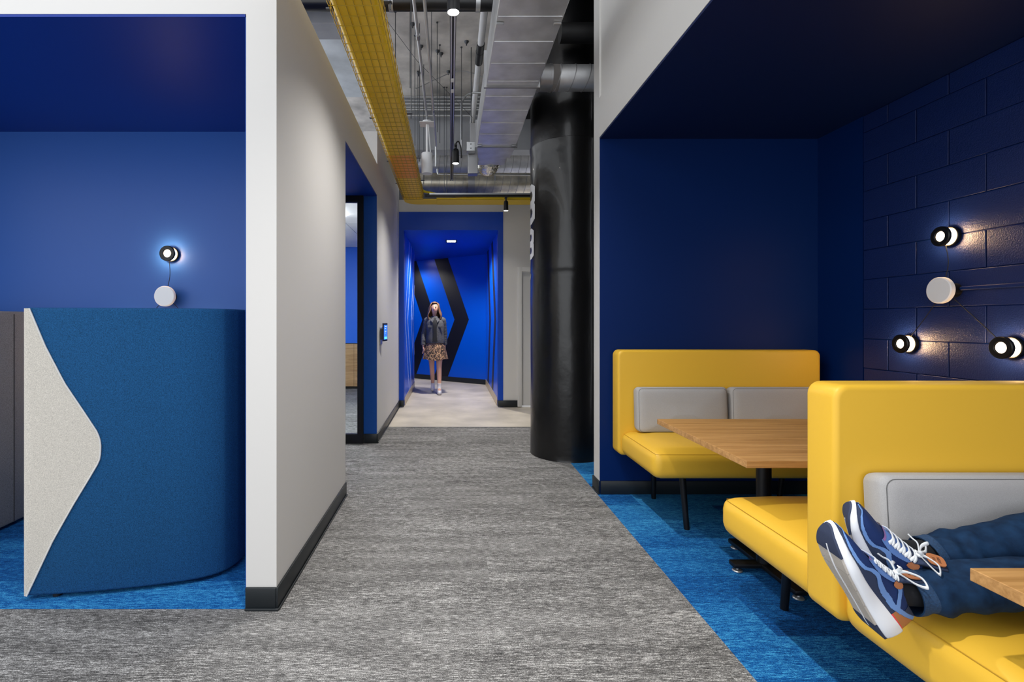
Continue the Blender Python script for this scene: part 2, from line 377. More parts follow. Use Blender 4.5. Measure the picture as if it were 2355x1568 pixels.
# right alcove
wr = struct('wall_right_back', B(1.143, 2.95, 3.843, 3.985, 0, 4.7), white, 'wing wall behind the far yellow sofa', 'wall')
obj('navy_face', B(1.146, 2.82, 3.838, 3.843, 0, HD), navy, wr)
wh = struct('wall_right_header', B(1.143, 1.29, -3.5, 3.843, HD+.012, WT), white, 'white header along the navy alcove', 'wall')
obj('upper_face', B(1.158, 1.29, -3.5, 3.843, WT, 4.7), white, wh)
struct('ceiling_right', B(1.146, 2.95, -3.5, 3.85, HD, HD+.012), navyc, 'dark navy ceiling of the sofa alcove', 'ceiling')
struct('baseboard_right', MB().box(1.15, 2.82, 3.826, 3.838, 0, .102, .003, 2).box(1.131, 1.143, 3.83, 3.99, 0, .102, .003, 2).box(1.125, 1.143, 3.824, 3.99, 0, .012, .003, 2), basem, 'black rubber base of the navy alcove', 'baseboard')
wrs = struct('wall_right', MB().box(2.826, 2.95, -3.5, 3.843, 0, HD+.01).box(2.82, 2.83, 3.418, 3.843, 0, HD), navy, 'navy painted concrete block wall behind the sofas', 'wall')
blockm = mat('navy_block_paint', (15, 34, 86), .36, bump=(190, .5, .004), spec=.4)
rnd = random.Random(2); BK = {}
for c in range(14):
    z0 = .006+.2*c; z1 = min(z0+.2, HD)
    if z1-z0 < .03: continue
    even = (c % 2 == 1)
    y = 3.2216 if even else 3.025+.0
    ends = [3.414]
    while y > -.2: ends.append(y); y -= .394
    for a, b in zip(ends[:-1], ends[1:]):
        L = round(a-b, 3); k = (L, round(z1-z0, 3))
        if k not in BK:
            me = bpy.data.meshes.new('concrete_block'); mb = B(-.002, .012, -L/2+.003, L/2-.003, .002, k[1]-.002, .003, 2); mb.bm.to_mesh(me); mb.bm.free(); me.materials.append(blockm)
            me.polygons.foreach_set('use_smooth', [True]*len(me.polygons)); harden(me); BK[k] = me
        o = bpy.data.objects.new('concrete_block', BK[k]); C.objects.link(o); o.parent = wrs; o.location = (2.82+rnd.uniform(-.0012, .0012), (a+b)/2, z0)
# ceiling deck
dk = struct('ceiling', B(-3.0, 4.2, 2.4, 10.4, 4.7, 4.9), deckm, 'bare concrete deck above the corridor', 'ceiling')
rnd = random.Random(11)
struct('ceiling_beam', MB().box(-.80, 4.2, 7.5, 7.75, 3.90, 4.7).box(-4, -1.1, 5.2, 5.5, 4.42, 4.7, .01, 1).box(-4, -1.1, 4.75, 4.9, 4.45, 4.7), mat('grey_beam_paint', (158, 160, 164), .75, var=(1.5, .1), bump=(12, .15, .004)), 'grey concrete beams under the deck', 'ceiling')
struct('ceiling_panel_left', B(-3.0, -.95, 2.5, 7.5, 4.69, 4.699), deckl, 'pale deck beside the yellow tray, daylight tint in its colour', 'ceiling')
struct('wall_upper_back', B(-3, 4.2, 10.2, 10.4, 2.9, 4.7), mat('dark_grey_paint', (62, 63, 66), .8, bump=(20, .1, .004)), 'dark wall beyond the overhead ducts', 'wall')
struct('ceiling_black', MB().box(.95, 3.2, 3.99, 7.5, 4.36, 4.69), blackdeck, 'black painted ceiling over the column', 'ceiling')
struct('wall_right_far', B(3.2, 3.3, 3.985, 7.93, 0, 4.7), blackdeck, 'black end wall beyond the column', 'wall')
for i in range(7): tag(obj('anchor_bolt', MB().lathe([(.0, 0), (.03, 0), (.022, -.02), (.008, -.03), (.008, -.05), (0, -.05)], (rnd.uniform(-.5, .25), rnd.uniform(5, 7.2), 4.7), (0, 0, 1), 10), rodm), 'small dark anchor stub left in the concrete deck', 'anchor', 'anchor stubs in the deck')

# ------------------------------------------------------------------ black column
cc = Vector((1.172, 5.04, 0)); R = .361
col = thing('column', 'thick round column in glossy black paint with white numerals', 'column', (cc.x, cc.y, 0))
rows = []; rnd = random.Random(5)
zs = sorted({0, .02} | {round(.06*i, 3) for i in range(1, 78)} | {1.80, 1.815, 3.05, 3.065})
for z in zs:
    rr = R+(.003*math.sin(z*5)+.002*math.sin(z*13+1))*.35
    if abs(z-1.8) < .012: rr -= .007
    if abs(z-3.05) < .012: rr += .008
    if z == 0: rr += .004
    rows.append([(cc.x+(rr+.0008*math.sin(5*a+z*4)+.0006*math.sin(11*a-z*7))*math.cos(a), cc.y+(rr+.0008*math.sin(5*a+z*4)+.0006*math.sin(11*a-z*7))*math.sin(a), z) for a in [2*PI*j/72 for j in range(72)]])
rows.append([(cc.x+R*math.cos(2*PI*j/72), cc.y+R*math.sin(2*PI*j/72), 4.358) for j in range(72)])
obj('shaft', MB().grid(rows, cu=True, caps=True), colm, col, sharp=50)
numm = mat('white_numeral_paint', (238, 238, 238), .5, bump=(120, .05, .001))
def numeral(zc, h, wd, acen):
    n0 = Vector((-.987, .158)); n1 = Vector((-.158, -.987)); mb = MB(); st = .005
    def outer(x, z):
        x = abs(x)/(wd/2); z = z/(h/2); az = abs(z)
        lim = 1.0
        if az < .09: lim = 1-.10*(1-az/.09)
        if az > .8: lim = 1-(az-.8)/.2*.55
        return x <= lim
    def hole(x, z):
        x = abs(x)/(wd/2); az = abs(z)/(h/2); d = abs(az-.42)/.22
        return x < .56 and d < 1 and (x < .34 or d < 1-(x-.34)/.22*.7)
    nx = int(wd/st); nz = int(h/st)
    def P(x, z, r): 
        al = math.radians(acen)+x/R; d = n0*math.cos(al)+n1*math.sin(al)
        return (cc.x+d.x*r, cc.y+d.y*r, zc+z)
    vs = {}
    def V(i, j):
        if (i, j) not in vs: vs[(i, j)] = mb.bm.verts.new(P(-wd/2+wd*i/nx, -h/2+h*j/nz, R+.0030))
        return vs[(i, j)]
    for i in range(nx):
        for j in range(nz):
            x = -wd/2+wd*(i+.5)/nx; z = -h/2+h*(j+.5)/nz
            if outer(x, z) and not hole(x, z): mb.bm.faces.new((V(i, j), V(i+1, j), V(i+1, j+1), V(i, j+1)))
    obj('numeral', mb, numm, col)
numeral(2.495, .40, .26, 8); numeral(2.10, .305, .225, 7.5)

# ------------------------------------------------------------------ overhead services
# yellow cable tray
tray = thing('cable_tray', 'yellow wire basket cable tray hung along the corridor and over the portal', 'cable tray', (-.53, 2, 3.07))
TZ = 3.07
def uprof(y, x0=-.668, x1=-.40, z=TZ+.012, hh=.085, r=.035):
    pts = [(x0, y, z+hh)]
    for k in range(7):
        a = PI+PI/2*k/6; pts.append((x0+r+r*math.cos(a), y, z+r+r*math.sin(a)))
    for k in range(7):
        a = 1.5*PI+PI/2*k/6; pts.append((x1-r+r*math.cos(a), y, z+r+r*math.sin(a)))
    pts.append((x1, y, z+hh)); return pts
obj('liner', MB().grid([uprof(1.0), uprof(5.3)]).grid([uprof(6.15), uprof(7.14)]), yel, tray)
obj('liner_tinted_orange', MB().grid([uprof(5.3), uprof(6.15)]), orange, tray)  # same liner, coloured orange over this stretch
mb = MB(); wr_ = .0024
for k in range(7):
    x = -.674+.286*k/6+.0; x = min(max(x, -.676), -.392)
    mb.tube([(x, 1.0, TZ), (x, 7.16, TZ)], wr_, 6)
for z in (.05, .1):
    mb.tube([(-.682, 1.0, TZ+z), (-.682, 7.16, TZ+z)], wr_, 6); mb.tube([(-.388, 1.0, TZ+z), (-.388, 7.16, TZ+z)], wr_, 6)
y = 1.05
while y < 7.15:
    mb.tube([(-.684, y, TZ+.105), (-.684, y, TZ+.02), (-.674, y, TZ-.004), (-.396, y, TZ-.004), (-.386, y, TZ+.02), (-.386, y, TZ+.105)], wr_, 5); y += .095
o = obj('wire_mesh', mb, yelw, tray); o['kind'] = 'stuff'
# elbow and cross run
elb = []
for k in range(9):
    a = PI+PI/2*k/8*-1
    elb.append(a)
outer = [(-.668, 7.10)]+[(-.46+.208*math.cos(PI-PI/2*k/8), 7.27+.208*math.sin(PI-PI/2*k/8)) for k in range(9)]
pts = outer+[(-.20, 7.478), (-.20, 7.17), (-.40, 7.17), (-.40, 7.10)]
obj('elbow_tray', MB().poly([(x, y, TZ+.004) for x, y in pts], (0, 0, .008)).grid([[(x, y, TZ+.004) for x, y in outer+[(-.2, 7.478)]], [(x, y, TZ+.09) for x, y in outer+[(-.2, 7.478)]]]), yel, tray)
obj('cross_tray', MB().box(-.2, 2.6, 7.17, 7.478, TZ, TZ+.008, .002, 1).box(-.2, 2.6, 7.17, 7.174, TZ, TZ+.03).box(-.2, 2.6, 7.474, 7.478, TZ, TZ+.10), yel, tray)
mb = MB(); rnd = random.Random(4)
for k in range(7):
    x = -.62+.03*k; z = TZ+.12+rnd.uniform(0, .02)
    mb.tube(smooth_path([(x, 6.2, TZ+.06), (x+.02, 6.95, TZ+.12), (x+.16, 7.25+.02*k, z+.02), (.4, 7.26+.026*k, TZ+.06+.004*k), (2.5, 7.26+.026*k, TZ+.05)], 8), .007, 6)
o = obj('cable_bundle', mb, ycab, tray); o['kind'] = 'stuff'
for y in (2.9, 4.45, 5.65, 6.55): obj('hanger_bracket', MB().box(-.386, -.34, y-.015, y+.015, TZ+.10, TZ+.106).tube([(-.35, y, TZ+.06), (-.35, y, 4.69)], .005, 6).box(-.72, -.684, y-.012, y+.012, TZ+.06, TZ+.066), rodm, tray)
# rectangular duct
duct = thing('rectangular_duct', 'rectangular galvanised air duct running above the corridor', 'duct', (.52, 3, 3.3))
DX0, DX1, DZ = .30, .735, 3.30
obj('duct_body', B(DX0, DX1, -.8, 5.66, DZ, DZ+.28, .004, 1), galv, duct)
ys = [2.72, 2.98, 3.239, 3.53, 3.827, 4.11, 4.387, 4.676, 4.97, 5.27]
for y in ys: obj('stiffening_rib', MB().tube([(DX0+.01, y, DZ-.001), (DX1-.01, y, DZ-.001)], .005, 6), galv, duct)
for y in (4.205, 5.645): obj('flange', MB().box(DX0-.02, DX1+.02, y-.012, y+.012, DZ-.016, DZ+.30, .003, 1), galvd, duct)
for y, sx in ((3.31, 1), (3.31, -1), (5.6, 1), (5.6, -1)):
    x = .5175+sx*.19; obj('clip', MB().box(x-.025, x+.025, y-.01, y+.01, DZ-.014, DZ-.001, .003, 1), emt, duct)
obj('reducer', MB().grid([[(DX0, 5.66, DZ), (DX1, 5.66, DZ), (DX1, 5.66, DZ+.26), (DX0, 5.66, DZ+.26)], [(.335, 6.05, DZ+.0), (.715, 6.05, DZ+.0), (.715, 6.05, DZ+.22), (.335, 6.05, DZ+.22)]], cu=True, caps=True), galv, duct)
obj('outlet_box', B(.35, .69, 6.05, 6.42, DZ+.03, DZ+.22, .004, 1), galv, duct)
fl = []
for k, p in enumerate(smooth_path([(.52, 6.40, 3.45), (.52, 6.8, 3.46), (.52, 7.15, 3.56), (.54, 7.4, 3.72)], 14)): fl.append(p)
obj('flexible_foil_duct', MB().tube(fl, [.13+(.012 if k % 2 else -.006) for k in range(len(fl))], 24), foil, duct)
# spiral ducts
def spiral(name, label, p0, p1, r, step, mt=galv):
    t = thing(name, label, 'duct', p0); d = Vector(p1)-Vector(p0); n = int(d.length/step)
    obj('tube', MB().cyl(p0, p1, r, 40), mt, t); mb = MB()
    dn = d.normalized(); side = dn.cross(Vector((0, 0, 1))).normalized(); up = side.cross(dn)
    for k in range(1, n):
        c = Vector(p0)+d*k/n
        mb.tube([c+dn*step*.22*math.sin(2*PI*j/36+.6)+side*math.cos(2*PI*j/36)*(r+.001)+up*math.sin(2*PI*j/36)*(r+.001) for j in range(36)], .004, 5, closed=True)
    obj('spiral_seam', mb, galvd, t); return t
sb = spiral('round_duct', 'short round galvanised duct leaving the rectangular duct towards the white wall', (.80, 4.35, 3.44), (2.3, 4.35, 3.44), .108, .125)
obj('collar', MB().lathe([(.12, 0), (.12, .03), (.113, .035), (.113, .12), (.116, .12), (.116, .14)], (.736, 4.35, 3.44), (1, 0, 0), 36), galvd, sb)
obj('sealant_patch', MB().lathe([(.110, .10), (.1105, .12), (.1105, .19), (.110, .2)], (.736, 4.35, 3.44), (1, 0, 0), 36, caps=False), mat('grey_sealant', (110, 106, 104), .8, bump=(30, .5, .004)), sb)
warmg = mat('amber_reflection_galvanised', (178, 172, 158), .33, metal=.85, var=(5, .2), bump=(25, .05, .002))  # warm tint paints an amber reflection onto the silver duct
s1 = spiral('spiral_duct', 'large spiral duct crossing directly over the yellow tray', (-.6, 8.6, 3.70), (3.0, 8.6, 3.70), .175, .13, warmg)
obj('band', MB().lathe([(.182, 0), (.182, .11)], (.30, 8.6, 3.70), (1, 0, 0), 40), galvd, s1)
s2 = spiral('spiral_duct', 'upper spiral duct crossing behind the lower one', (-.75, 9.25, 4.22), (3.0, 9.25, 4.22), .175, .13, galv)
for q in (s1, s2):
    yq, zq = (8.6, 3.70) if q is s1 else (9.25, 4.22)
    for x in (.75, 1.9): obj('hanger_strap', MB().box(x-.015, x+.015, yq-.18, yq-.177, zq, 4.7), galvd, q); obj('hanger_strap', MB().box(x-.015, x+.015, yq+.177, yq+.18, zq, 4.7), galvd, q)
obj('elbow', MB().tube(smooth_path([(-.75, 9.25, 4.22), (-.95, 9.2, 4.2), (-1.05, 9.0, 4.1), (-1.06, 8.8, 4.0)], 6), .178, 32), galvd, s2)
# lighting track and spots
trk = thing('lighting_track', 'steel channel lighting track along the corridor ceiling', 'track', (.018, 3.4, 3.42))
obj('channel', MB().box(-.004, .000, -.5, 7.45, 3.42, 3.46).box(.036, .040, -.5, 7.45, 3.42, 3.46).box(-.004, .040, -.5, 7.45, 3.457, 3.46).box(-.004, .011, -.5, 7.45, 3.42, 3.424).box(.025, .040, -.5, 7.45, 3.42, 3.424), emt, trk)
obj('slot', B(.002, .034, -.5, 7.45, 3.44, 3.456), blackpl, trk)
for y in (4.35, 4.55): obj('white_clip', B(.004, .032, y-.03, y+.03, 3.416, 3.424, .002, 1), whitem, trk)
for y in (3.7, 5.3, 6.9): obj('drop_rod', MB().cyl((.018, y, 3.46), (.018, y, 4.70), .005, 8), rodm, trk)
def spot(label, x, y, zb, r, h, ztop, grp=None, energy=140, stem=True, aim=None, angle=118):
    t = thing('track_spotlight', label, 'spotlight', (x, y, zb))
    obj('housing', MB().lathe([(0, h), (r*.75, h), (r*.9, h-.01), (r, h*.8), (r, 0), (r*.93, 0), (r*.93, .012), (0, .012)], (x, y, zb), (0, 0, 1), 32), blackm, t)
    obj('lens', MB().lathe([(0, 0), (r*.9, 0), (r*.9, .006), (0, .006)], (x, y, zb+.002), (0, 0, 1), 28), glowc, t)
    obj('stem', MB().cyl((x, y, zb+h), (x, y, ztop), .011, 12).box(x-.016, x+.016, y-.05, y+.05, ztop-.02, ztop), blackpl, t)
    if energy:
        light('spot_lamp', 'SPOT', (x, y, zb-.01), energy, (1, .965, .92), .035, aim or (x, y, 0), angle, 1.0)
    return t
spot('black cylinder spotlight on the steel track in front of the black pipe', .018, 3.17, 3.28, .04, .12, 3.42)
sp2 = spot('black cylinder spotlight with a looped cable beside the white speaker', .062, 5.94, 3.20, .04, .17, 3.42)
obj('looped_cable', MB().tube(smooth_path([(.058, 5.94, 3.385), (.07, 5.92, 3.44), (.10, 5.92, 3.45), (.125, 5.95, 3.38), (.13, 5.95, 3.27)], 8), .008, 8), blackpl, sp2)
spot('black cylinder spotlight over the corridor behind the viewpoint', .018, 1.05, 3.28, .04, .12, 3.42, energy=150)
trk2 = thing('lighting_track', 'thin black lighting track under the cross run of yellow tray', 'track', (.9, 7.12, 3.1))
obj('rail', B(-.36, 2.6, 7.10, 7.135, 3.10, 3.135, .003, 1), blackm, trk2)
obj('rail_edge', B(-.30, 2.6, 7.098, 7.102, 3.128, 3.150), emt, trk2)
spot('small black cylinder spotlight in front of the portal', .79, 7.117, 2.90, .032, .14, 3.10, energy=18, angle=110)
# conduits, rods, pipes
def single(name, mb, m, label, cat, grp=None): return tag(obj(name, mb, m), label, cat, grp)
c1 = single('conduit', MB().tube([(-.258, .2, 3.6), (-.262, 5.64, 3.6)], .0125, 10), emt, 'thin steel conduit ending above the white speaker', 'conduit')
c2 = single('conduit', MB().tube([(-.184, .2, 3.6), (-.184, 6.2, 3.6), (-.186, 6.35, 3.55), (-.186, 6.38, 3.4), (-.186, 6.38, 3.3)], .0125, 10), emt, 'thin steel conduit bending down beside the white speaker', 'conduit')
for c_, ysx, xx in ((c1, (3.4, 4.0), -.26), (c2, (3.1, 5.4), -.184)):
    for y in ysx: obj('coupling', MB().cyl((xx, y-.03, 3.6), (xx, y+.03, 3.6), .017, 12), galvd, c_); obj('hanger_rod', MB().cyl((xx-.02, y, 3.6), (xx-.02, y, 4.70), .004, 6), rodm, c_)
spk = thing('pendant_speaker', 'white cylindrical pendant speaker hung under a square plate', 'speaker', (-.265, 5.64, 2.99))
obj('cabinet', MB().lathe([(0, .23), (.058, .23), (.062, .225), (.062, .006), (.060, 0), (.054, 0), (.050, .008), (0, .008)], (-.265, 5.64, 2.99), (0, 0, 1), 36), whitem, spk)
obj('grille', MB().lathe([(0, 0), (.049, 0), (.049, .004), (0, .004)], (-.265, 5.64, 2.993), (0, 0, 1), 30), mat('speaker_grille', (205, 206, 208), .6, bump=(900, .6, .001)), spk)
obj('mounting_plate', MB().box(-.345, -.185, 5.56, 5.72, 3.545, 3.553, .003, 1).lathe([(.05, 0), (.05, .03)], (-.265, 5.64, 3.553), (0, 0, 1), 20), whitem, spk)
obj('stem', MB().cyl((-.265, 5.64, 3.22), (-.265, 5.64, 3.6), .013, 12).cyl((-.225, 5.66, 3.22), (-.25, 5.64, 3.55), .006, 8), whitem, spk)
NTH = ('uppermost', 'second from the top', 'third from the top', 'fourth from the top', 'fifth from the top', 'lowest, set apart')
for i, (zc, r) in enumerate(((4.60, .018), (4.55, .014), (4.50, .018), (4.455, .014), (4.415, .018), (4.335, .016))):
    single('conduit', MB().cyl((-.78, 7.30+.012*(i % 2), zc), (.62, 7.30+.012*(i % 2), zc), r, 12), emt, 'steel conduit of the cross rack below the deck, '+NTH[i], 'conduit', 'conduits racked in front of the grey beam')
single('conduit', MB().tube(smooth_path([(-.19, 7.33, 3.56), (-.185, 7.33, 3.50), (-.14, 7.33, 3.478), (.2, 7.33, 3.478), (3.1, 7.33, 3.478)], 6), .014, 10), emt, 'steel conduit crossing level in front of the spiral duct', 'conduit')
single('conduit', MB().tube(smooth_path([(.14, 6.3, 3.0+.42), (.14, 6.3, 4.0), (.16, 6.3, 4.12), (.26, 6.3, 4.2), (.5, 6.3, 4.2)], 6), .012, 10), emt, 'steel conduit rising beside the grey junction box and bending to the duct', 'conduit')
ROD = ('short rod between the yellow tray and the deck', 'rod dropping beside the yellow tray', 'rod hanging low behind the thin conduits', 'rod ending near the spiral duct end by the tray', 'rod just beside the white speaker plate', 'rod between the speaker and the steel track', 'rod hanging beside the grey junction box', 'paired rod dropping to the cross tray', 'paired rod dropping to the cross tray')
for (x, y, z), lab in zip(((-.60, 5.45, 4.08), (-.42, 5.2, 3.75), (-.42, 5.9, 3.4), (-.44, 6.74, 3.25), (-.15, 5.64, 3.46), (-.13, 6.1, 3.5), (.135, 6.15, 3.56), (-.09, 7.2, 3.13), (-.055, 7.2, 3.13)), ROD):
    single('hanger_rod', MB().cyl((x, y, z), (x, y, 4.70), .0045, 6).lathe([(.012, 0), (.012, .012)], (x, y, 4.69), (0, 0, 1), 8), rodm, lab, 'rod', 'threaded rods under the deck')
wp = thing('drain_pipe', 'white pipe with a black coupling beside the rectangular duct', 'pipe', (.325, 5, 4.3))
obj('pipe', MB().cyl((.325, 4.66, 4.3), (.325, 7.49, 4.3), .036, 24), whitem, wp)
obj('coupling', MB().lathe([(.043, 0), (.043, .16), (.046, .16), (.046, .17), (.043, .17), (.043, .4)], (.325, 5.35, 4.3), (0, 1, 0), 24), blackpl, wp)
bp_ = thing('sprinkler_main', 'black painted pipe with steel clamps crossing under the deck', 'pipe', (-.3, 4.55, 4.216))
obj('pipe', MB().cyl((-3, 4.55, 4.225), (.42, 4.55, 4.225), .072, 32), mat('black_pipe_paint', (10, 11, 16), .35, bump=(40, .08, .002)), bp_)
for x in (-.54, .25): obj('clamp', MB().lathe([(.078, -.02), (.078, .02)], (x, 4.55, 4.225), (1, 0, 0), 32), emt, bp_); obj('drop_rod', MB().cyl((x, 4.55, 4.29), (x, 4.55, 4.688), .006, 8), rodm, bp_)
single('black_pipe', MB().cyl((.98, 4.47, 3.9), (3.1, 4.47, 3.9), .085, 32), blackdeck, 'fat black painted pipe under the black ceiling', 'pipe')
single('black_pipe', MB().cyl((.35, 9.5, 2.95), (.35, 9.5, 4.69), .04, 16), blackpl, 'slim black riser behind the spiral duct', 'pipe')
jb = thing('junction_box', 'grey sheet metal junction boxes beside the rectangular duct', 'junction box', (.25, 5.95, 3.1))
obj('box', B(.19, .29, 5.88, 5.98, 3.33, 3.44, .004, 1), emt, jb); obj('lower_box', B(.21, .33, 6.0, 6.12, 3.10, 3.42, .004, 1), galvd, jb); obj('upper_box', B(.24, .34, 6.1, 6.22, 3.42, 3.75, .004, 1), galvd, jb)
for z in (3.36, 3.41): obj('screw', MB().lathe([(.007, 0), (.007, .004)], (.24, 5.878, z), (0, -1, 0), 8), rodm, jb)
obj('drop_rod', MB().cyl((.255, 6.16, 3.75), (.255, 6.16, 4.7), .006, 8), rodm, jb)
single('sway_cable', MB().tube([(-.72, 5.5, 4.66), (-.4, 6.0, 4.45), (.3, 6.8, 4.1)], .003, 5), rodm, 'thin dark cable slanting across below the deck', 'cable')
single('sway_cable', MB().tube(smooth_path([(-.45, 6.4, 4.3), (0.05, 6.6, 4.62), (.3, 6.6, 4.60), (.42, 6.6, 4.55)], 4), .006, 6), emt, 'thin flexible conduit arching under the deck to the duct', 'cable')
# portal downlight
dl = thing('recessed_downlight', 'square recessed downlight in the portal ceiling', 'downlight', (.015, 8.84, 2.75))
obj('trim_ring', MB().box(-.085, -.06, 8.70, 8.98, 2.742, 2.75).box(.09, .115, 8.70, 8.98, 2.742, 2.75).box(-.06, .09, 8.70, 8.74, 2.742, 2.75).box(-.06, .09, 8.94, 8.98, 2.742, 2.75), blackm, dl)
obj('lens', B(-.06, .09, 8.74, 8.94, 2.745, 2.749), glowp, dl)
light('portal_lamp', 'SPOT', (.015, 8.84, 2.73), 170, (1, .95, .86), .06, (.015, 8.84, 0), 150, .5)
light('passage_lamp', 'SPOT', (-1.2, 11.2, 2.72), 70, (1, .95, .88), .08, (-1.0, 11.2, 0), 150, .5)
tag(obj('recessed_downlight', MB().box(-1.28, -1.12, 11.12, 11.28, 2.742, 2.7475), glowp), 'square recessed downlight round the corner of the passage', 'downlight')
# unseen light panel, added to brighten the meeting room
tag(obj('fill_light_panel', B(-2.65, -1.45, 6.3, 6.9, 2.765, 2.785), mat('panel_diffuser', (255, 255, 255), .5, emit=((250, 252, 255), 30))), 'flat white panel added to light the meeting room', 'light')

# ------------------------------------------------------------------ wall tablet
tb_ = thing('wall_tablet', 'small room booking tablet with a blue screen on the white wall', 'tablet', (-.77, 5.72, 1.2))
obj('wall_plate', MB().box(-.80, -.792, 5.66, 5.82, 1.06, 1.26, .003, 1), emt, tb_)
obj('bracket', B(-.80, -.762, 5.66, 5.74, 1.12, 1.24, .004, 1), mat('dark_bracket', (60, 62, 66), .5, bump=(100, .05, .001)), tb_)
obj('casing', MB().poly([(-.768, 5.64, 1.10), (-.756, 5.64, 1.10), (-.730, 5.79, 1.10), (-.742, 5.79, 1.10)], (0, 0, .205)), blackpl, tb_)
scr = mat('tablet_screen', (40, 90, 210), .2, emit=((52, 104, 226), 1.0))
def tp(k, z): return Vector((-.7558+.026*k, 5.64+.15*k, z))
tn = Vector((.985, -.17, 0))*.001
s_ = obj('screen', MB().poly([tp(.1, 1.12)+tn, tp(.9, 1.12)+tn, tp(.9, 1.285)+tn, tp(.1, 1.285)+tn], tn), scr, tb_)
sl = mat('screen_text', (190, 210, 250), .3, emit=((190, 210, 250), 1.0)); sc_ = mat('screen_green', (90, 210, 190), .3, emit=((90, 210, 190), 1.0))
for z0, z1, a, b, mm in ((1.265, 1.272, .3, .7, sl), (1.24, 1.246, .3, .6, sl), (1.21, 1.215, .3, .65, sl), (1.19, 1.194, .3, .5, sl), (1.125, 1.15, .2, .8, sc_)):
    obj('screen_element', MB().poly([tp(a, z0)+tn*2.2, tp(b, z0)+tn*2.2, tp(b, z1)+tn*2.2, tp(a, z1)+tn*2.2], tn*.5), mm, s_)

# ------------------------------------------------------------------ sconces
def ring_prof(r, ri, t): return [(ri, 0), (r-.004, 0), (r, .004), (r, t-.003), (r-.003, t), (ri, t)]
def sconce(name, label, wall_pt, ax, up, lat, heads, power):
    """ax points out of the wall; heads are (lateral, vertical) offsets of lamp discs from the white disc"""
    W = Vector(wall_pt); ax = Vector(ax); lat = Vector(lat); up = Vector(up)
    t = thing(name, label, 'wall lamp', wall_pt)
    obj('white_disc', MB().lathe([(0, .1), (.068, .1), (.0735, .096), (.0735, .076), (.070, .072), (0, .072)], W, ax, 48), whitem, t)
    obj('mount', MB().lathe([(0, .072), (.040, .072), (.040, 0), (0, 0)], W, ax, 32), blackm, t)
    for l, u in heads:
        c = W+lat*l+up*u
        h = obj('lamp_head', MB().lathe([(0, 0), (.052, 0), (.055, .003), (.055, .022), (.052, .025), (0, .025)], c, ax, 44), blackm, t)
        obj('diffuser', MB().lathe([(0, .0251), (.046, .0251), (.046, .054), (0, .054)], c, ax, 40), glow, h)
        obj('front_ring', MB().lathe([(.028, .0545), (.052, .0545), (.056, .058), (.056, .070), (.052, .074), (.031, .074), (.028, .071)], c, ax, 44, caps=False), blackm, h)
        obj('front_lens', MB().lathe([(0, .0542), (.0275, .0542), (.0275, .066), (0, .066)], c, ax, 32), glowf, h)
        d = (c-W).normalized(); side = d.cross(ax)
        p0 = W+d*.05+ax*.06; p1 = c-d*.05+ax*.04
        obj('cord', MB().tube(smooth_path([p0, (p0+p1)/2+ax*-.012+side*.006, p1], 6), .0022, 6), blackpl, t)
    return t
sr = sconce('wall_sconce', 'three black ring lamps wired to a white disc on the navy block wall', (2.82, 2.79, 1.496), (-1, 0, 0), (0, 0, 1), (0, -1, 0), [(-.02, .304), (-.27, -.31), (.29, -.305)], 1.1)
obj('wall_conduit', MB().tube([(2.80, 2.74, 1.503), (2.80, .6, 1.503)], .011, 10), navy, sr)
obj('conduit_strap', MB().box(2.786, 2.82, 2.36, 2.38, 1.488, 1.518, .003, 1), navy, sr)
sconce('wall_sconce', 'black ring lamps wired to a white disc above the felt booth', (-2.06, 3.695, 1.505), (0, -1, 0), (0, 0, 1), (1, 0, 0), [(.005, .312), (-.29, -.31), (.29, -.31)], .9)

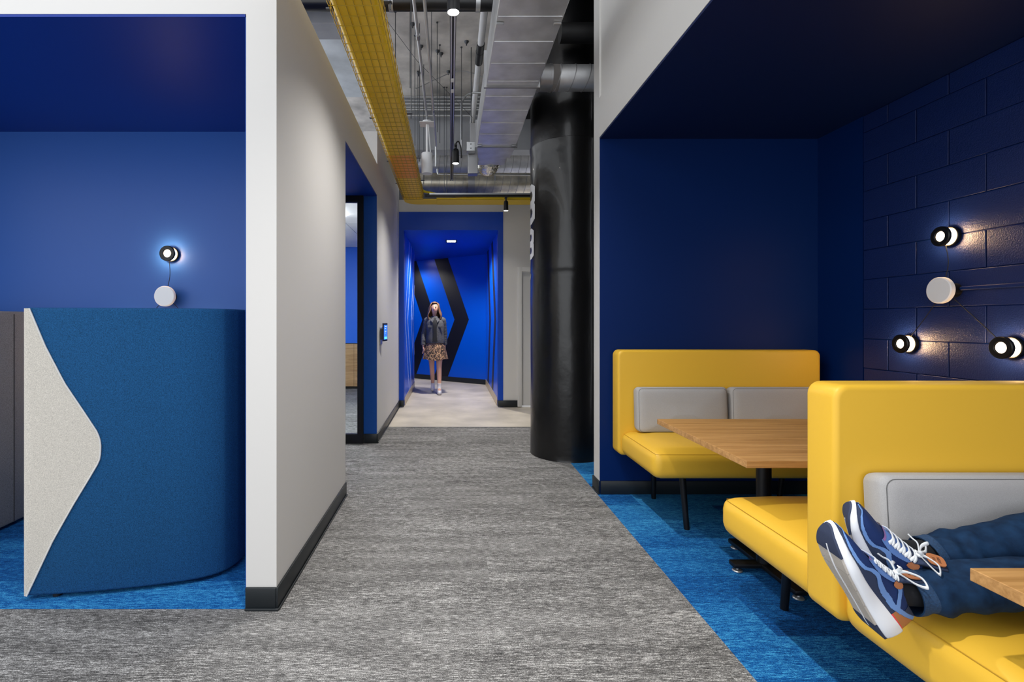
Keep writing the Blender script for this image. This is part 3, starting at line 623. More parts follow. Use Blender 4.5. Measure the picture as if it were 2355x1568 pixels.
# ------------------------------------------------------------------ felt booths
UF = [(1.389, .02), (1.205, .09), (1.025, .175), (.879, .262), (.794, .311), (.757, .325), (.721, .329), (.685, .328), (.648, .322), (.566, .278), (.45, .213), (.276, .122), (.012, .006)]
def fz(z):
    for (a, ua), (b, ub) in zip(UF[:-1], UF[1:]):
        if b <= z <= a: return ub+(ua-ub)*(z-b)/(a-b)
    return .01
BP = smooth_path([(-2.016, 2.368, 0), (-1.80, 2.394, 0), (-1.584, 2.433, 0), (-1.373, 2.49, 0), (-1.267, 2.532, 0), (-1.19, 2.59, 0), (-1.153, 2.67, 0), (-1.143, 2.78, 0), (-1.143, 3.25, 0), (-1.16, 3.40, 0), (-1.23, 3.50, 0), (-1.37, 3.55, 0), (-1.6, 3.58, 0), (-2.0, 3.60, 0)], 8)
def booth(label, mt, dx, insert):
    t = thing('felt_booth', label, 'booth', (-1.6, 3.0, 0))
    P = BP; n = len(P); nrm = []
    for i in range(n):
        d = (P[min(i+1, n-1)]-P[max(i-1, 0)]).normalized(); nrm.append(Vector((-d.y, d.x, 0)))
    ZT, ZB, T, r = 1.388, .018, .06, .014
    prof = [(0, ZB+r), (r*.3, ZB+r*.3), (r, ZB), (T-r, ZB), (T, ZB+r), (T, ZT-r), (T-r*.3, ZT-r*.3), (T-r, ZT), (r, ZT), (r*.3, ZT-r*.3), (0, ZT-r)]
    prof = [(0, ZB+r+(ZT-ZB-2*r)*k/4) for k in (1, 2, 3)]+list(reversed([(a, z) for a, z in prof])) if False else prof
    obj('screen', MB().grid([[P[i]+nrm[i]*a+Vector((0, 0, z)) for a, z in prof] for i in range(n)], cu=True, caps=True), mt, t, sharp=50)
    if insert:
        # arc length lookup
        def at(u):
            s = 0
            if u <= 0: return P[0]+(P[0]-P[1]).normalized()*(-u), nrm[0]
            for i in range(n-1):
                L = (P[i+1]-P[i]).length
                if s+L >= u: k = (u-s)/L; return P[i].lerp(P[i+1], k), nrm[i]
                s += L
            return P[-1], nrm[-1]
        rows = []; edge = []
        for k in range(61):
            z = ZB+.004+(ZT-ZB-.008)*k/60; f = fz(z)/.987; row = []
            p, q = at(-.006); row += [p+q*(T+.003)+Vector((0, 0, z)), p+q*(T*.5)+Vector((0, 0, z)), p+q*.004+Vector((0, 0, z))]
            for j in range(9):
                p, q = at(max(f, .004)*j/8); row.append(p-q*.003+Vector((0, 0, z)))
            p, q = at(max(f, .004)); row.append(p+q*.004+Vector((0, 0, z))); edge.append(p-q*.004+Vector((0, 0, z))); rows.append(row)
        obj('oatmeal_insert', MB().grid(rows), feltw, t, sharp=60)
        obj('piping', MB().tube(edge, .0035, 6), mat('pale_piping', (205, 205, 205), .8, bump=(400, .3, .001)), t)
    obj('bench_seat', B(-1.9, -1.24, 2.58, 3.46, .14, .44, .05, 4), mt, t)
    for x, y in ((-1.8, 2.68), (-1.8, 3.36), (-1.34, 2.76), (-1.34, 3.36)): obj('foot', MB().cyl((x, y, 0), (x, y, .16), .025, 14), blackm, t)
    for x, y in ((-1.9, 2.42), (-1.20, 3.0), (-1.9, 3.56)): obj('glide', MB().cyl((x, y, 0), (x, y, .03), .02, 12), blackpl, t)
    t.location.x += dx
    return t
booth('blue felt booth screen with a pale chevron panel at its end', feltb, 0, True)
b2 = booth('plain grey felt booth screen behind the blue one', feltg, -1.69, False)
obj('stitched_seam', MB().box(-1.1425, -1.1405, 3.242, 3.248, .03, 1.37), mat('dark_seam', (70, 68, 66), .9, bump=(300, .3, .001)), b2)

# ------------------------------------------------------------------ sofas
def sofa_seat(y0, y1, x0, x1, front):
    """upholstered block, crowned on top; front is -1 (towards -Y) or +1"""
    mb = MB(); bm = mb.bm
    z0, z1, r = .345, .515, .055
    mb.box(x0, x1, y0, y1, z0, z1, r, 5)
    bmesh.ops.subdivide_edges(bm, edges=[e for e in bm.edges if e.calc_length() > .2], cuts=8, use_grid_fill=True)
    for v in bm.verts:
        if v.co.z > z1-.001:
            a = min(v.co.x-x0, x1-v.co.x, .22)/.22; b = min(v.co.y-y0, y1-v.co.y, .18)/.18
            v.co.z += .022*math.sin(min(1, max(0, a))*PI/2)*math.sin(min(1, max(0, b))*PI/2)
    return mb
def rbox_loop(x0, x1, z0, z1, r, y, n=6):
    pts = []
    for cx, cz, a0 in ((x1-r, z1-r, 0), (x0+r, z1-r, PI/2), (x0+r, z0+r, PI), (x1-r, z0+r, 1.5*PI)):
        for k in range(n+1):
            a = a0+PI/2*k/n; pts.append((cx+r*math.cos(a), y, cz+r*math.sin(a)))
    return pts
def back_panel(x0, x1, y0, y1, z0, z1, r=.042, e=.018):
    mb = MB(); rows = []
    for k in range(6):
        a = PI/2*k/5; ins = e*(1-math.sin(a)); y = y0+e*(1-math.cos(a))
        rows.append(rbox_loop(x0+ins, x1-ins, z0+ins, z1-ins, max(r-ins*.6, .012), y))
    for k in range(6):
        a = PI/2*(5-k)/5; ins = e*(1-math.sin(a)); y = y1-e*(1-math.cos(a))
        rows.append(rbox_loop(x0+ins, x1-ins, z0+ins, z1-ins, max(r-ins*.6, .012), y))
    return mb.grid(rows, cu=True, caps=True), (rbox_loop(x0+.002, x1-.002, z0+.002, z1-.002, r, y0+e), rbox_loop(x0+.002, x1-.002, z0+.002, z1-.002, r, y1-e))
SX0, SX1 = 1.23, 2.72
def legs(t, lst):
    for x, y, xt, yt in lst: obj('leg', MB().cyl((x, y, 0), (xt, yt, .37), .017, 20, r2=.021), blackm, t)
sa = thing('yellow_sofa', 'yellow high back sofa standing against the navy wall', 'sofa', (1.975, 3.45, 0))
bmk, sms = back_panel(SX0, SX1, 3.67, 3.805, .34, 1.112)
bo = obj('backrest', bmk, vinyl, sa, sharp=60)
for q in sms[:1]: obj('seam', MB().tube(q, .0014, 5, closed=True), seam, bo)
so = obj('seat', sofa_seat(3.07, 3.69, SX0+.02, SX1-.02, -1), vinyl, sa, sharp=60)
obj('seam', MB().tube([(SX0+.036, 3.66, .502), (SX0+.036, 3.09, .502), (SX0+.06, 3.086, .502), (SX1-.06, 3.086, .502)], .0010, 5), seam, so)
legs(sa, [(1.505, 3.185, 1.48, 3.20), (1.52, 3.74, 1.50, 3.70), (2.46, 3.185, 2.48, 3.20), (2.46, 3.74, 2.48, 3.70)])
sbn = thing('yellow_sofa', 'yellow back to back sofa with seats on both sides of one high panel', 'sofa', (1.975, 1.67, 0))
bmk, sms = back_panel(SX0, SX1, 1.60, 1.735, .355, 1.118)
bo = obj('backrest', bmk, vinyl, sbn, sharp=60)
for q in sms[:1]: obj('seam', MB().tube(q, .0014, 5, closed=True), seam, bo)
so = obj('seat', sofa_seat(1.72, 2.335, SX0+.02, SX1-.02, 1), vinyl, sbn, sharp=60)
obj('seam', MB().tube([(SX0+.036, 1.75, .502), (SX0+.036, 2.285, .502), (SX0+.05, 2.317, .500), (SX1-.06, 2.319, .500)], .0010, 5), seam, so)
so = obj('seat', sofa_seat(1.0, 1.615, SX0+.02, SX1-.02, -1), vinyl, sbn, sharp=60)
obj('seam', MB().tube([(SX0+.036, 1.58, .502), (SX0+.036, 1.05, .502), (SX0+.05, 1.018, .500), (SX1-.06, 1.016, .500)], .0010, 5), seam, so)
legs(sbn, [(1.535, 2.30, 1.52, 2.24), (2.44, 2.30, 2.46, 2.24), (1.535, 1.06, 1.52, 1.12), (2.44, 1.06, 2.46, 1.12)])
# cushions
def cushion(label, x0, x1, yb, dy, lean=.02, grp=None):
    """back face at yb, thickness |dy| towards the sitter"""
    t = thing('seat_cushion', label, 'cushion', ((x0+x1)/2, yb, .53), grp)
    z0, z1 = .535, .852; sgn = 1 if dy > 0 else -1; th = abs(dy); rows = []
    N = 10
    for k in range(N+1):
        a = k/N; ins = .012*(1-math.sin(PI*min(1, a*1.6)/2))+(.03*max(0, (a-.78)/.22)**2); y = yb+sgn*th*a
        rows.append([(px, y+sgn*lean*(1-(pz-z0)/(z1-z0)), pz) for px, _, pz in rbox_loop(x0+ins+.012*a, x1-ins-.012*a, z0+ins*.3, z1-ins, .028, y, 5)])
    # bulged front
    front = rows[-1]; cx = (x0+x1)/2; cz = (z0+z1)/2
    for s in (.9, .7, .45, .2):
        rows.append([(cx+(p[0]-cx)*s, p[1]+sgn*.012*(1-s*s)*1.3, cz+(p[2]-cz)*s) for p in front])
    b = obj('cushion_body', MB().grid(rows, cu=True, caps=True), greyf, t, sharp=70)
    e = rows[N-1]; obj('piping', MB().tube(e, .0013, 5, closed=True), greys, b)
    return t
cushion('grey woven cushion at the open end of the far yellow sofa', 1.325, 1.99, 3.655, -.09)
cushion('grey woven cushion at the wall end of the far yellow sofa', 1.998, 2.66, 3.655, -.09)
cushion('grey woven cushion behind the crossed legs on the near yellow seat', 1.30, 1.965, 1.592, -.085)
cushion('grey woven cushion behind the person on the near yellow seat', 1.972, 2.64, 1.592, -.085)

# ------------------------------------------------------------------ tables
def table(label, x0, x1, y0, y1, lx, ly, ztop=.74):
    t = thing('booth_table', label, 'table', (lx, ly, 0))
    obj('tabletop', B(x0, x1, y0, y1, ztop-.030, ztop, .002, 2), oak, t, wn=True)
    for x in (lx, 2.35):
        obj('pedestal', MB().cyl((x, ly, .03), (x, ly, ztop-.03), .036, 28), blackm, t)
        b = obj('base_foot', MB().box(x-.17, x+.17, ly-.03, ly+.03, .025, .05, .006, 2).box(x-.03, x+.03, ly-.29, ly+.29, .025, .05, .006, 2), blackm, t)
        for dx, dy in ((-.14, 0), (.14, 0), (0, -.265), (0, .265)):
            obj('glide', MB().lathe([(.022, 0), (.026, .004), (.022, .009), (.008, .012), (.008, .026)], (x+dx, ly+dy, 0), (0, 0, 1), 20), emt, b)
    return t
table('oak table between the two facing yellow seats', 1.235, 2.72, 2.085, 2.99, 1.66, 2.65)
table('oak table over the outstretched legs', 1.225, 2.72, .28, 1.18, 1.66, .73)

# ------------------------------------------------------------------ people
def skin_body(pts, edges, root, sub=2):
    names = list(pts); ix = {n: i for i, n in enumerate(names)}
    me = bpy.data.meshes.new('skeleton'); me.from_pydata([pts[n][0] for n in names], [(ix[a], ix[b]) for a, b in edges], [])
    o = bpy.data.objects.new('skeleton', me); C.objects.link(o)
    md = o.modifiers.new('skin', 'SKIN'); md.use_smooth_shade = True; md.branch_smoothing = .6
    for n in names:
        r = pts[n][1]; sv = me.skin_vertices[0].data[ix[n]]; sv.radius = r if isinstance(r, tuple) else (r, r); sv.use_root = (n == root)
    sb_ = o.modifiers.new('sub', 'SUBSURF'); sb_.levels = sub; sb_.render_levels = sub
    dg = bpy.context.evaluated_depsgraph_get(); out = bpy.data.meshes.new_from_object(o.evaluated_get(dg))
    bpy.data.objects.remove(o, do_unlink=True); return out
skin = mat('skin', (216, 166, 138), .55, spec=.3, bump=(90, .05, .001))
hairb = mat('brown_hair', (104, 72, 46), .5, bump=(60, .6, .004), stretch=(6, 6, .6), var=(30, .35))
hairk = mat('dark_hair', (40, 30, 24), .5, bump=(60, .6, .004), stretch=(6, 6, .6))
jackm = mat('charcoal_denim', (72, 72, 74), .85, var=(60, .15), bump=(60, .3, .003))
topm = mat('black_top', (18, 18, 20), .8, bump=(80, .2, .002))
shoew = mat('white_leather', (222, 218, 214), .5, bump=(60, .1, .001))
sockm = mat('black_sock', (10, 13, 20), .9, bump=(500, .3, .001))
# animal print
lp = mat('animal_print', (176, 132, 92), .75); nt = Nt(lp); b_ = nt.n['Principled BSDF']
g_ = nt.new('ShaderNodeNewGeometry'); m_ = nt.new('ShaderNodeMapping'); m_.inputs['Scale'].default_value = (46, 46, 24); m_.inputs['Rotation'].default_value = (0, .6, 0); nt.link(g_.outputs['Position'], m_.inputs[0])
v_ = nt.new('ShaderNodeTexNoise'); v_.inputs['Scale'].default_value = 1.0; v_.inputs['Detail'].default_value = 3; v_.inputs['Distortion'].default_value = 1.2; nt.link(m_.outputs[0], v_.inputs['Vector'])
c_ = nt.new('ShaderNodeValToRGB'); nt.link(v_.outputs['Fac'], c_.inputs[0]); c_.color_ramp.elements[0].position = .45; c_.color_ramp.elements[0].color = lin((34, 22, 17)); c_.color_ramp.elements[1].position = .60; c_.color_ramp.elements[1].color = lin((190, 148, 108)); nt.link(c_.outputs[0], b_.inputs['Base Color'])

def hand_pts(pts, edges, tag_, wrist, d, lat, r=.008, ln=.075):
    """palm and five fingers: d along the hand, lat across it (towards the thumb)"""
    d = Vector(d).normalized(); lat = Vector(lat).normalized(); w_ = Vector(pts[wrist][0]); dn = d.cross(lat)
    pts[tag_+'palm'] = (tuple(w_+d*.05), (.026, .015)); edges.append((wrist, tag_+'palm'))
    for k, (o_, l_) in enumerate(((.022, .9), (.007, 1.0), (-.008, .95), (-.022, .75))):
        a = w_+d*.085+lat*o_; b = a+d*ln*l_*.5+dn*.006; c = b+d*ln*l_*.42+dn*.016
        for q, p in (('a', a), ('b', b), ('c', c)): pts[f'{tag_}{k}{q}'] = (tuple(p), r if q != 'c' else r*.8)
        edges += [(tag_+'palm', f'{tag_}{k}a'), (f'{tag_}{k}a', f'{tag_}{k}b'), (f'{tag_}{k}b', f'{tag_}{k}c')]
    a = w_+d*.04+lat*.03; b = a+d*.03+lat*.02; c = b+d*.028+lat*.004
    for q, p in (('a', a), ('b', b), ('c', c)): pts[f'{tag_}t{q}'] = (tuple(p), r*1.1 if q != 'c' else r*.85)
    edges += [(tag_+'palm', f'{tag_}ta'), (f'{tag_}ta', f'{tag_}tb'), (f'{tag_}tb', f'{tag_}tc')]

def face(parent, c, f, up, sc=1.0):
    """eyes, brows, nose, mouth and ears on a head centred at c looking along f"""
    c = Vector(c); f = Vector(f).normalized(); up = Vector(up).normalized(); lt = up.cross(f).normalized()
    M = Matrix((lt, f, up)).transposed().to_4x4(); M.translation = c
    def put(name, mb, m):
        for v in mb.bm.verts: v.co = M @ (v.co*sc)
        obj(name, mb, m, parent)
    eye = mat('dark_eye', (40, 28, 22), .3); lipm = mat('lips', (170, 92, 84), .5); brow = mat('brow', (70, 48, 34), .8)
    for s in (-1, 1):
        put('eye', MB().ball((s*.030, .081, .005), .009, (1.1, .6, .6), 12), eye)
        put('eyebrow', MB().tube([(s*.016, .086, .026), (s*.034, .083, .031), (s*.05, .070, .026)], .004, 6), brow)
        put('ear', MB().ball((s*.078, -.005, -.005), .026, (.4, .7, 1.15), 12), skin)
    put('nose', MB().tube([(0, .080, .012), (0, .094, -.012), (0, .104, -.03), (0, .085, -.04)], [.006, .009, .013, .006], 10), skin)
    put('mouth', MB().ball((0, .078, -.062), .022, (1, .45, .35), 12), lipm)

# --- the woman walking out of the portal
wx, wy = -.285, 9.33
wm = thing('person', 'person in a charcoal jacket and animal print skirt walking through the blue portal', 'person', (wx, wy, 0))
P = {'pelvis': ((wx, wy, .90), (.125, .10)), 'waist': ((wx, wy-.01, 1.06), (.105, .085)), 'chest': ((wx, wy-.02, 1.23), (.125, .095)), 'nb': ((wx-.01, wy-.01, 1.37), .06), 'neck': ((wx-.012, wy-.005, 1.445), .034), 'jaw': ((wx-.012, wy-.052, 1.535), (.064, .066)), 'head': ((wx-.012, wy-.03, 1.60), (.074, .086)), 'crown': ((wx-.012, wy-.025, 1.655), (.05, .06)),
     'shR': ((-.435, wy, 1.345), .05), 'elR': ((-.492, wy+.04, 1.09), .038), 'wrR': ((-.505, wy-.04, .88), .025),
     'shL': ((-.148, wy, 1.345), .05), 'elL': ((-.112, wy+.05, 1.09), .038), 'wrL': ((-.108, wy+.06, .88), .025),
     'hpR': ((wx-.08, wy+.01, .86), .09), 'knR': ((-.35, wy+.04, .50), .052), 'cfR': ((-.343, wy+.13, .33), .047), 'anR': ((-.336, wy+.22, .115), .032), 'toR': ((-.338, wy+.13, .05), .032),
     'hpL': ((wx+.075, wy-.01, .86), .09), 'knL': ((-.21, wy-.11, .48), .052), 'cfL': ((-.207, wy-.11, .32), .047), 'anL': ((-.204, wy-.15, .10), .032), 'toL': ((-.200, wy-.26, .05), .032)}
E_ = [('pelvis', 'waist'), ('waist', 'chest'), ('chest', 'nb'), ('nb', 'neck'), ('neck', 'jaw'), ('jaw', 'head'), ('head', 'crown'), ('chest', 'shR'), ('shR', 'elR'), ('elR', 'wrR'), ('chest', 'shL'), ('shL', 'elL'), ('elL', 'wrL'), ('pelvis', 'hpR'), ('hpR', 'knR'), ('knR', 'cfR'), ('cfR', 'anR'), ('anR', 'toR'), ('pelvis', 'hpL'), ('hpL', 'knL'), ('knL', 'cfL'), ('cfL', 'anL'), ('anL', 'toL')]
hand_pts(P, E_, 'hR', 'wrR', (.03, -.1, -1), (.3, -1, 0)); hand_pts(P, E_, 'hL', 'wrL', (.03, -.05, -1), (-.3, -1, 0))
body = obj('body', skin_body(P, E_, 'pelvis'), skin, wm)
face(body, (wx-.012, wy-.035, 1.595), (0, -1, -.05), (0, 0, 1), .92)
# hair: cap plus long loose lengths
rows = []
hc = Vector((wx-.012, wy-.02, 1.60))
for k in range(19):
    t = k/18; row = []
    for j in range(33):
        ph = math.radians(52+256*j/32); fx = math.sin(ph); fy = -math.cos(ph)
        if t < .35:
            a = t/.35*PI/2; rr = .094*math.sin(a)+.002; z = .098*math.cos(a)
        else:
            q = (t-.35)/.65; rr = .094+.035*math.sin(q*PI*.8)+.008*math.sin(9*ph+q*6); z = -.27*q*(1 if fy > -.3 else .93)
        wid = 1+.25*max(0, (t-.5)); row.append((hc.x+fx*rr*wid*(1+.06*math.sin(t*14+3*ph)), hc.y+fy*rr*1.05+.01*t, hc.z+.0+z))
    rows.append(row)
h_ = obj('hair', MB().grid(rows), hairb, wm, sharp=80); md = h_.modifiers.new('thick', 'SOLIDIFY'); md.thickness = .016
fr = []
for k in range(7):
    a = PI/2*k/6*.5; fr.append([(hc.x+.096*math.sin(a)*math.sin(math.radians(-46+92*j/12)), hc.y-.102*math.sin(a)*math.cos(math.radians(-46+92*j/12)), hc.z+.1*math.cos(a)) for j in range(13)])
o = obj('fringe', MB().grid(fr), hairb, h_, sharp=80); md = o.modifiers.new('thick', 'SOLIDIFY'); md.thickness = .012
# jacket
def ring(c, rx, ry, n=28, wob=0, ph=0): return [(c[0]+rx*math.cos(2*PI*j/n)*(1+wob*math.sin(6*2*PI*j/n+ph)), c[1]+ry*math.sin(2*PI*j/n)*(1+wob*math.sin(6*2*PI*j/n+ph)), c[2]) for j in range(n)]
jk = [((wx, wy-.01, .925), .178, .135), ((wx, wy-.01, .94), .182, .138), ((wx, wy-.01, 1.02), .172, .13), ((wx, wy-.01, 1.12), .165, .125), ((wx, wy-.01, 1.22), .172, .13), ((wx-.005, wy, 1.30), .18, .125), ((wx-.008, wy, 1.355), .165, .105), ((wx-.01, wy, 1.395), .09, .075), ((wx-.01, wy-.005, 1.425), .068, .066)]
mb = MB().grid([ring(c, a, b, 28, .018, i*1.3) for i, (c, a, b) in enumerate(jk)], cu=True)
for s, sh, el, wr2 in (('R', P['shR'][0], P['elR'][0], P['wrR'][0]), ('L', P['shL'][0], P['elL'][0], P['wrL'][0])):
    sh = Vector(sh); el = Vector(el); wr2 = Vector(wr2); inn = Vector((wx, wy, 1.33)).lerp(sh, .65)
    pth = smooth_path([inn, sh, sh.lerp(el, .5), el, el.lerp(wr2, .5), wr2+(el-wr2)*.04], 6)
    mb.tube(pth, [.068-.022*i/(len(pth)-1)+.003*math.sin(i*2.3) for i in range(len(pth))], 18)
jo = obj('jacket', mb, jackm, wm, sharp=70)
obj('black_top', MB().grid([[(wx+.0+dx*w_, wy-yo-.004*math.cos(dx*1.4), z) for dx in (-1, -.5, 0, .5, 1)] for z, w_, yo in ((.95, .045, .150), (1.05, .035, .146), (1.15, .032, .142), (1.25, .035, .147), (1.33, .045, .132), (1.39, .05, .092))]), topm, jo)
for s in (-1, 1):
    obj('collar', MB().poly([(wx+s*.03, wy-.085, 1.41), (wx+s*.085, wy-.11, 1.36), (wx+s*.05, wy-.145, 1.30), (wx+s*.02, wy-.12, 1.36)], (0, -.006, .004)), jackm, jo)
    obj('pocket_flap', MB().box(wx+s*.095-.045, wx+s*.095+.045, wy-.132, wy-.12, 1.215, 1.25, .004, 1), jackm, jo)
# skirt
rows = []
for k in range(13):
    t = k/12; z = 1.0-.375*t; rx = .135+.10*t**.8; ry = .11+.085*t
    rows.append([(wx+rx*math.cos(2*PI*j/64)*(1+.045*t*math.sin(9*2*PI*j/64+1+t)), wy-.01+ry*math.sin(2*PI*j/64)*(1+.06*t*math.sin(9*2*PI*j/64+1+t)), z-.012*t*math.sin(2*PI*j/64*3)) for j in range(64)])
o = obj('skirt', MB().grid(rows, cu=True), lp, wm, sharp=80)
def boot(nm, an, to):
    an = Vector(an); to = Vector(to); d = (to-an); d.z = 0; d.normalize(); lt = Vector((d.y, -d.x, 0)); rows = []
    for z, a, b, wd in ((0, -.05, .16, .036), (.012, -.055, .165, .04), (.03, -.055, .165, .04), (.055, -.052, .14, .038), (.08, -.05, .08, .036), (.105, -.047, .05, .036), (.15, -.045, .045, .037), (.185, -.046, .045, .038)):
        rows.append([Vector((an.x, an.y, 0))+d*((a+b)/2+(b-a)/2*math.cos(2*PI*j/24))+lt*wd*math.sin(2*PI*j/24)+Vector((0, 0, z+nm[1])) for j in range(24)])
    b_o = obj('boot', MB().grid(rows, cu=True, caps=True), shoew, wm, sharp=60)
    obj('sole', MB().grid([[p+Vector((0, 0, -.008)) for p in rows[0]], [p+Vector((0, 0, .008)) for p in rows[1]]], cu=True, caps=True), mat('pale_sole', (190, 180, 168), .7), b_o)
boot(('R', .03), (-.336, wy+.215, .11), (-.338, wy+.10, .05)); boot(('L', .008), (-.204, wy-.145, .10), (-.200, wy-.26, .05))

# --- the person stretched out on the near seat
pr = thing('person', 'person in dark jeans and blue sneakers with legs stretched along the near yellow seat', 'person', (2.1, 1.40, .53))
KL = {'ankL': Vector((1.212, 1.33, .600)), 'knL': Vector((1.66, 1.29, .645)), 'hipL': Vector((2.08, 1.27, .655)), 'ankR': Vector((1.352, 1.425, .652)), 'knR': Vector((1.70, 1.405, .725)), 'hipR': Vector((2.10, 1.385, .66))}
P = {'pelvis': ((2.14, 1.33, .655), (.10, .11)), 'waist': ((2.26, 1.33, .80), (.10, .13)), 'chest': ((2.39, 1.33, .99), (.12, .16)), 'nb': ((2.46, 1.33, 1.16), .065), 'neck': ((2.47, 1.33, 1.22), .052), 'jaw': ((2.455, 1.33, 1.30), (.07, .075)), 'head': ((2.47, 1.33, 1.385), (.082, .09)), 'crown': ((2.48, 1.33, 1.445), (.055, .06)),
     'shL': ((2.42, 1.16, 1.10), .055), 'elL': ((2.26, 1.14, .89), .042), 'wrL': ((2.04, 1.25, .88), .028),
     'shR': ((2.42, 1.50, 1.10), .055), 'elR': ((2.27, 1.50, .90), .042), 'wrR': ((2.05, 1.40, .88), .028),
     'hpL': (tuple(KL['hipL']), .085), 'knL': (tuple(KL['knL']), .05), 'anL': (tuple(KL['ankL']), .032), 'ftL': ((1.13, 1.33, .635), .028),
     'hpR': (tuple(KL['hipR']), .085), 'knR': (tuple(KL['knR']), .05), 'anR': (tuple(KL['ankR']), .032), 'ftR': ((1.245, 1.42, .675), .028)}
E_ = [('pelvis', 'waist'), ('waist', 'chest'), ('chest', 'nb'), ('nb', 'neck'), ('neck', 'jaw'), ('jaw', 'head'), ('head', 'crown'), ('chest', 'shR'), ('shR', 'elR'), ('elR', 'wrR'), ('chest', 'shL'), ('shL', 'elL'), ('elL', 'wrL'), ('pelvis', 'hpR'), ('hpR', 'knR'), ('knR', 'anR'), ('anR', 'ftR'), ('pelvis', 'hpL'), ('hpL', 'knL'), ('knL', 'anL'), ('anL', 'ftL')]
hand_pts(P, E_, 'hR', 'wrR', (-1, -.35, .05), (0, -.2, 1)); hand_pts(P, E_, 'hL', 'wrL', (-1, .35, .05), (0, .2, 1))
body = obj('body', skin_body(P, E_, 'pelvis'), skin, pr)
face(body, (2.462, 1.33, 1.375), (-1, 0, -.35), (-.35, 0, 1), 1.0)
rows = []; hc = Vector((2.482, 1.33, 1.39))
for k in range(9):
    a = PI*.62*k/8; rows.append([(hc.x+.1*math.sin(a)*math.cos(math.radians(-115+230*j/24)), hc.y+.098*math.sin(a)*math.sin(math.radians(-115+230*j/24)), hc.z+.105*math.cos(a)) for j in range(25)])
h_ = obj('hair', MB().grid(rows), hairk, pr, sharp=80); md = h_.modifiers.new('thick', 'SOLIDIFY'); md.thickness = .015
fr = [[(hc.x-.1*math.sin(a)*math.cos(math.radians(-66+132*j/12)), hc.y+.098*math.sin(a)*math.sin(math.radians(-66+132*j/12)), hc.z+.105*math.cos(a)) for j in range(13)] for a in [PI*.34*k/5 for k in range(6)]]
o = obj('fringe', MB().grid(fr), hairk, h_, sharp=80); md = o.modifiers.new('thick', 'SOLIDIFY'); md.thickness = .015
shirt = mat('grey_shirt', (96, 102, 112), .9, var=(80, .12), bump=(30, .4, .004))
mb = MB(); path = smooth_path([(2.10, 1.33, .66), (2.17, 1.33, .72), (2.26, 1.33, .82), (2.38, 1.33, 1.0), (2.44, 1.33, 1.12), (2.462, 1.33, 1.185)], 5)
rr = [(.12, .14), (.12, .14), (.12, .15), (.145, .195), (.115, .19), (.065, .075)]
rows = []
for i, p in enumerate(path):
    t = i/(len(path)-1)*5; k = min(int(t), 4); q = t-k; a = rr[k][0]*(1-q)+rr[k+1][0]*q; b = rr[k][1]*(1-q)+rr[k+1][1]*q
    d = (path[min(i+1, len(path)-1)]-path[max(i-1, 0)]).normalized(); n1 = Vector((d.z, 0, -d.x))
    rows.append([p+n1*a*math.cos(2*PI*j/28)+Vector((0, b*math.sin(2*PI*j/28), 0)) for j in range(28)])
mb.grid(rows, cu=True)
for sh, el, wr2 in ((P['shL'][0], P['elL'][0], P['wrL'][0]), (P['shR'][0], P['elR'][0], P['wrR'][0])):
    sh = Vector(sh); el = Vector(el); wr2 = Vector(wr2); inn = Vector((2.42, 1.33, 1.08)).lerp(sh, .6)
    pth = smooth_path([inn, sh, sh.lerp(el, .5), el, el.lerp(wr2, .5), wr2+(el-wr2)*.06], 6)
    mb.tube(pth, [.075-.03*i/(len(pth)-1)+.003*math.sin(i*2.1) for i in range(len(pth))], 18)
obj('shirt', mb, shirt, pr, sharp=70)
tag(obj('mobile_phone', B(1.90, 1.908, 1.295, 1.355, .90, 1.03, .003, 1), blackpl), 'black mobile phone held up by the seated person', 'phone')

# jeans
den = mat('dark_denim', (14, 40, 70), .85, spec=.2, var=(40, .15, (22, 52, 84)), bump=(700, .4, .001))
denh = mat('denim_hem', (24, 54, 86), .85, var=(260, .15), bump=(500, .4, .001))
def leg_loft(path, rad, seed, n=72, m=44):
    P = smooth_path(path, 24); N = len(P); rows = []; up = Vector((0, 0, 1)); rnd = random.Random(seed)
    ph = [rnd.uniform(0, 6.28) for _ in range(8)]
    for i, p in enumerate(P):
        t = i/(N-1); k = t*(len(rad)-1); a = min(int(k), len(rad)-2); r = rad[a]+(rad[a+1]-rad[a])*(k-a)
        d = (P[min(i+1, N-1)]-P[max(i-1, 0)]).normalized(); s = d.cross(up).normalized(); u = s.cross(d); row = []
        fold = math.exp(-((t-.10)/.10)**2)*.9+math.exp(-((t-.5)/.1)**2)*.5+.25
        if t < .03: fold *= .3
        for j in range(m):
            an = 2*PI*j/m
            dr = fold*(.0075*abs(math.sin(t*48+1.6*math.sin(an+ph[0])+ph[1]))**2.5*(.55+.45*math.sin(an+ph[2]))+.006*abs(math.sin(t*30+an*1.5+ph[3]))**3-.003+.004*math.sin(2*an+t*20+ph[6]))
            row.append(p+(s*math.cos(an)+u*math.sin(an)*.93)*(r+dr))
        rows.append(row)
    inner = [P[0]+(q-P[0])*.94 for q in rows[0]]; deep = [P[2]+(q-P[2])*.88 for q in rows[4]]
    return [deep, inner]+rows, rows
mb = MB(); hems = []
for path, rad, sd in (([KL['ankL']+Vector((.0, 0, .0)), KL['ankL'].lerp(KL['knL'], .5)+Vector((0, 0, .012)), KL['knL'], KL['knL'].lerp(KL['hipL'], .5), KL['hipL'], (2.2, 1.30, .68)], [.058, .063, .072, .08, .085, .09], 3),
                      ([KL['ankR']+Vector((.0, 0, .0)), KL['ankR'].lerp(KL['knR'], .45)+Vector((0, 0, -.004)), KL['knR'], KL['knR'].lerp(KL['hipR'], .5), KL['hipR'], (2.2, 1.36, .68)], [.056, .060, .068, .075, .08, .09], 8)):
    full, rows = leg_loft(path, rad, sd); mb.grid(full, cu=True); hems.append(rows)
jn = obj('jeans', mb, den, pr, sharp=80)
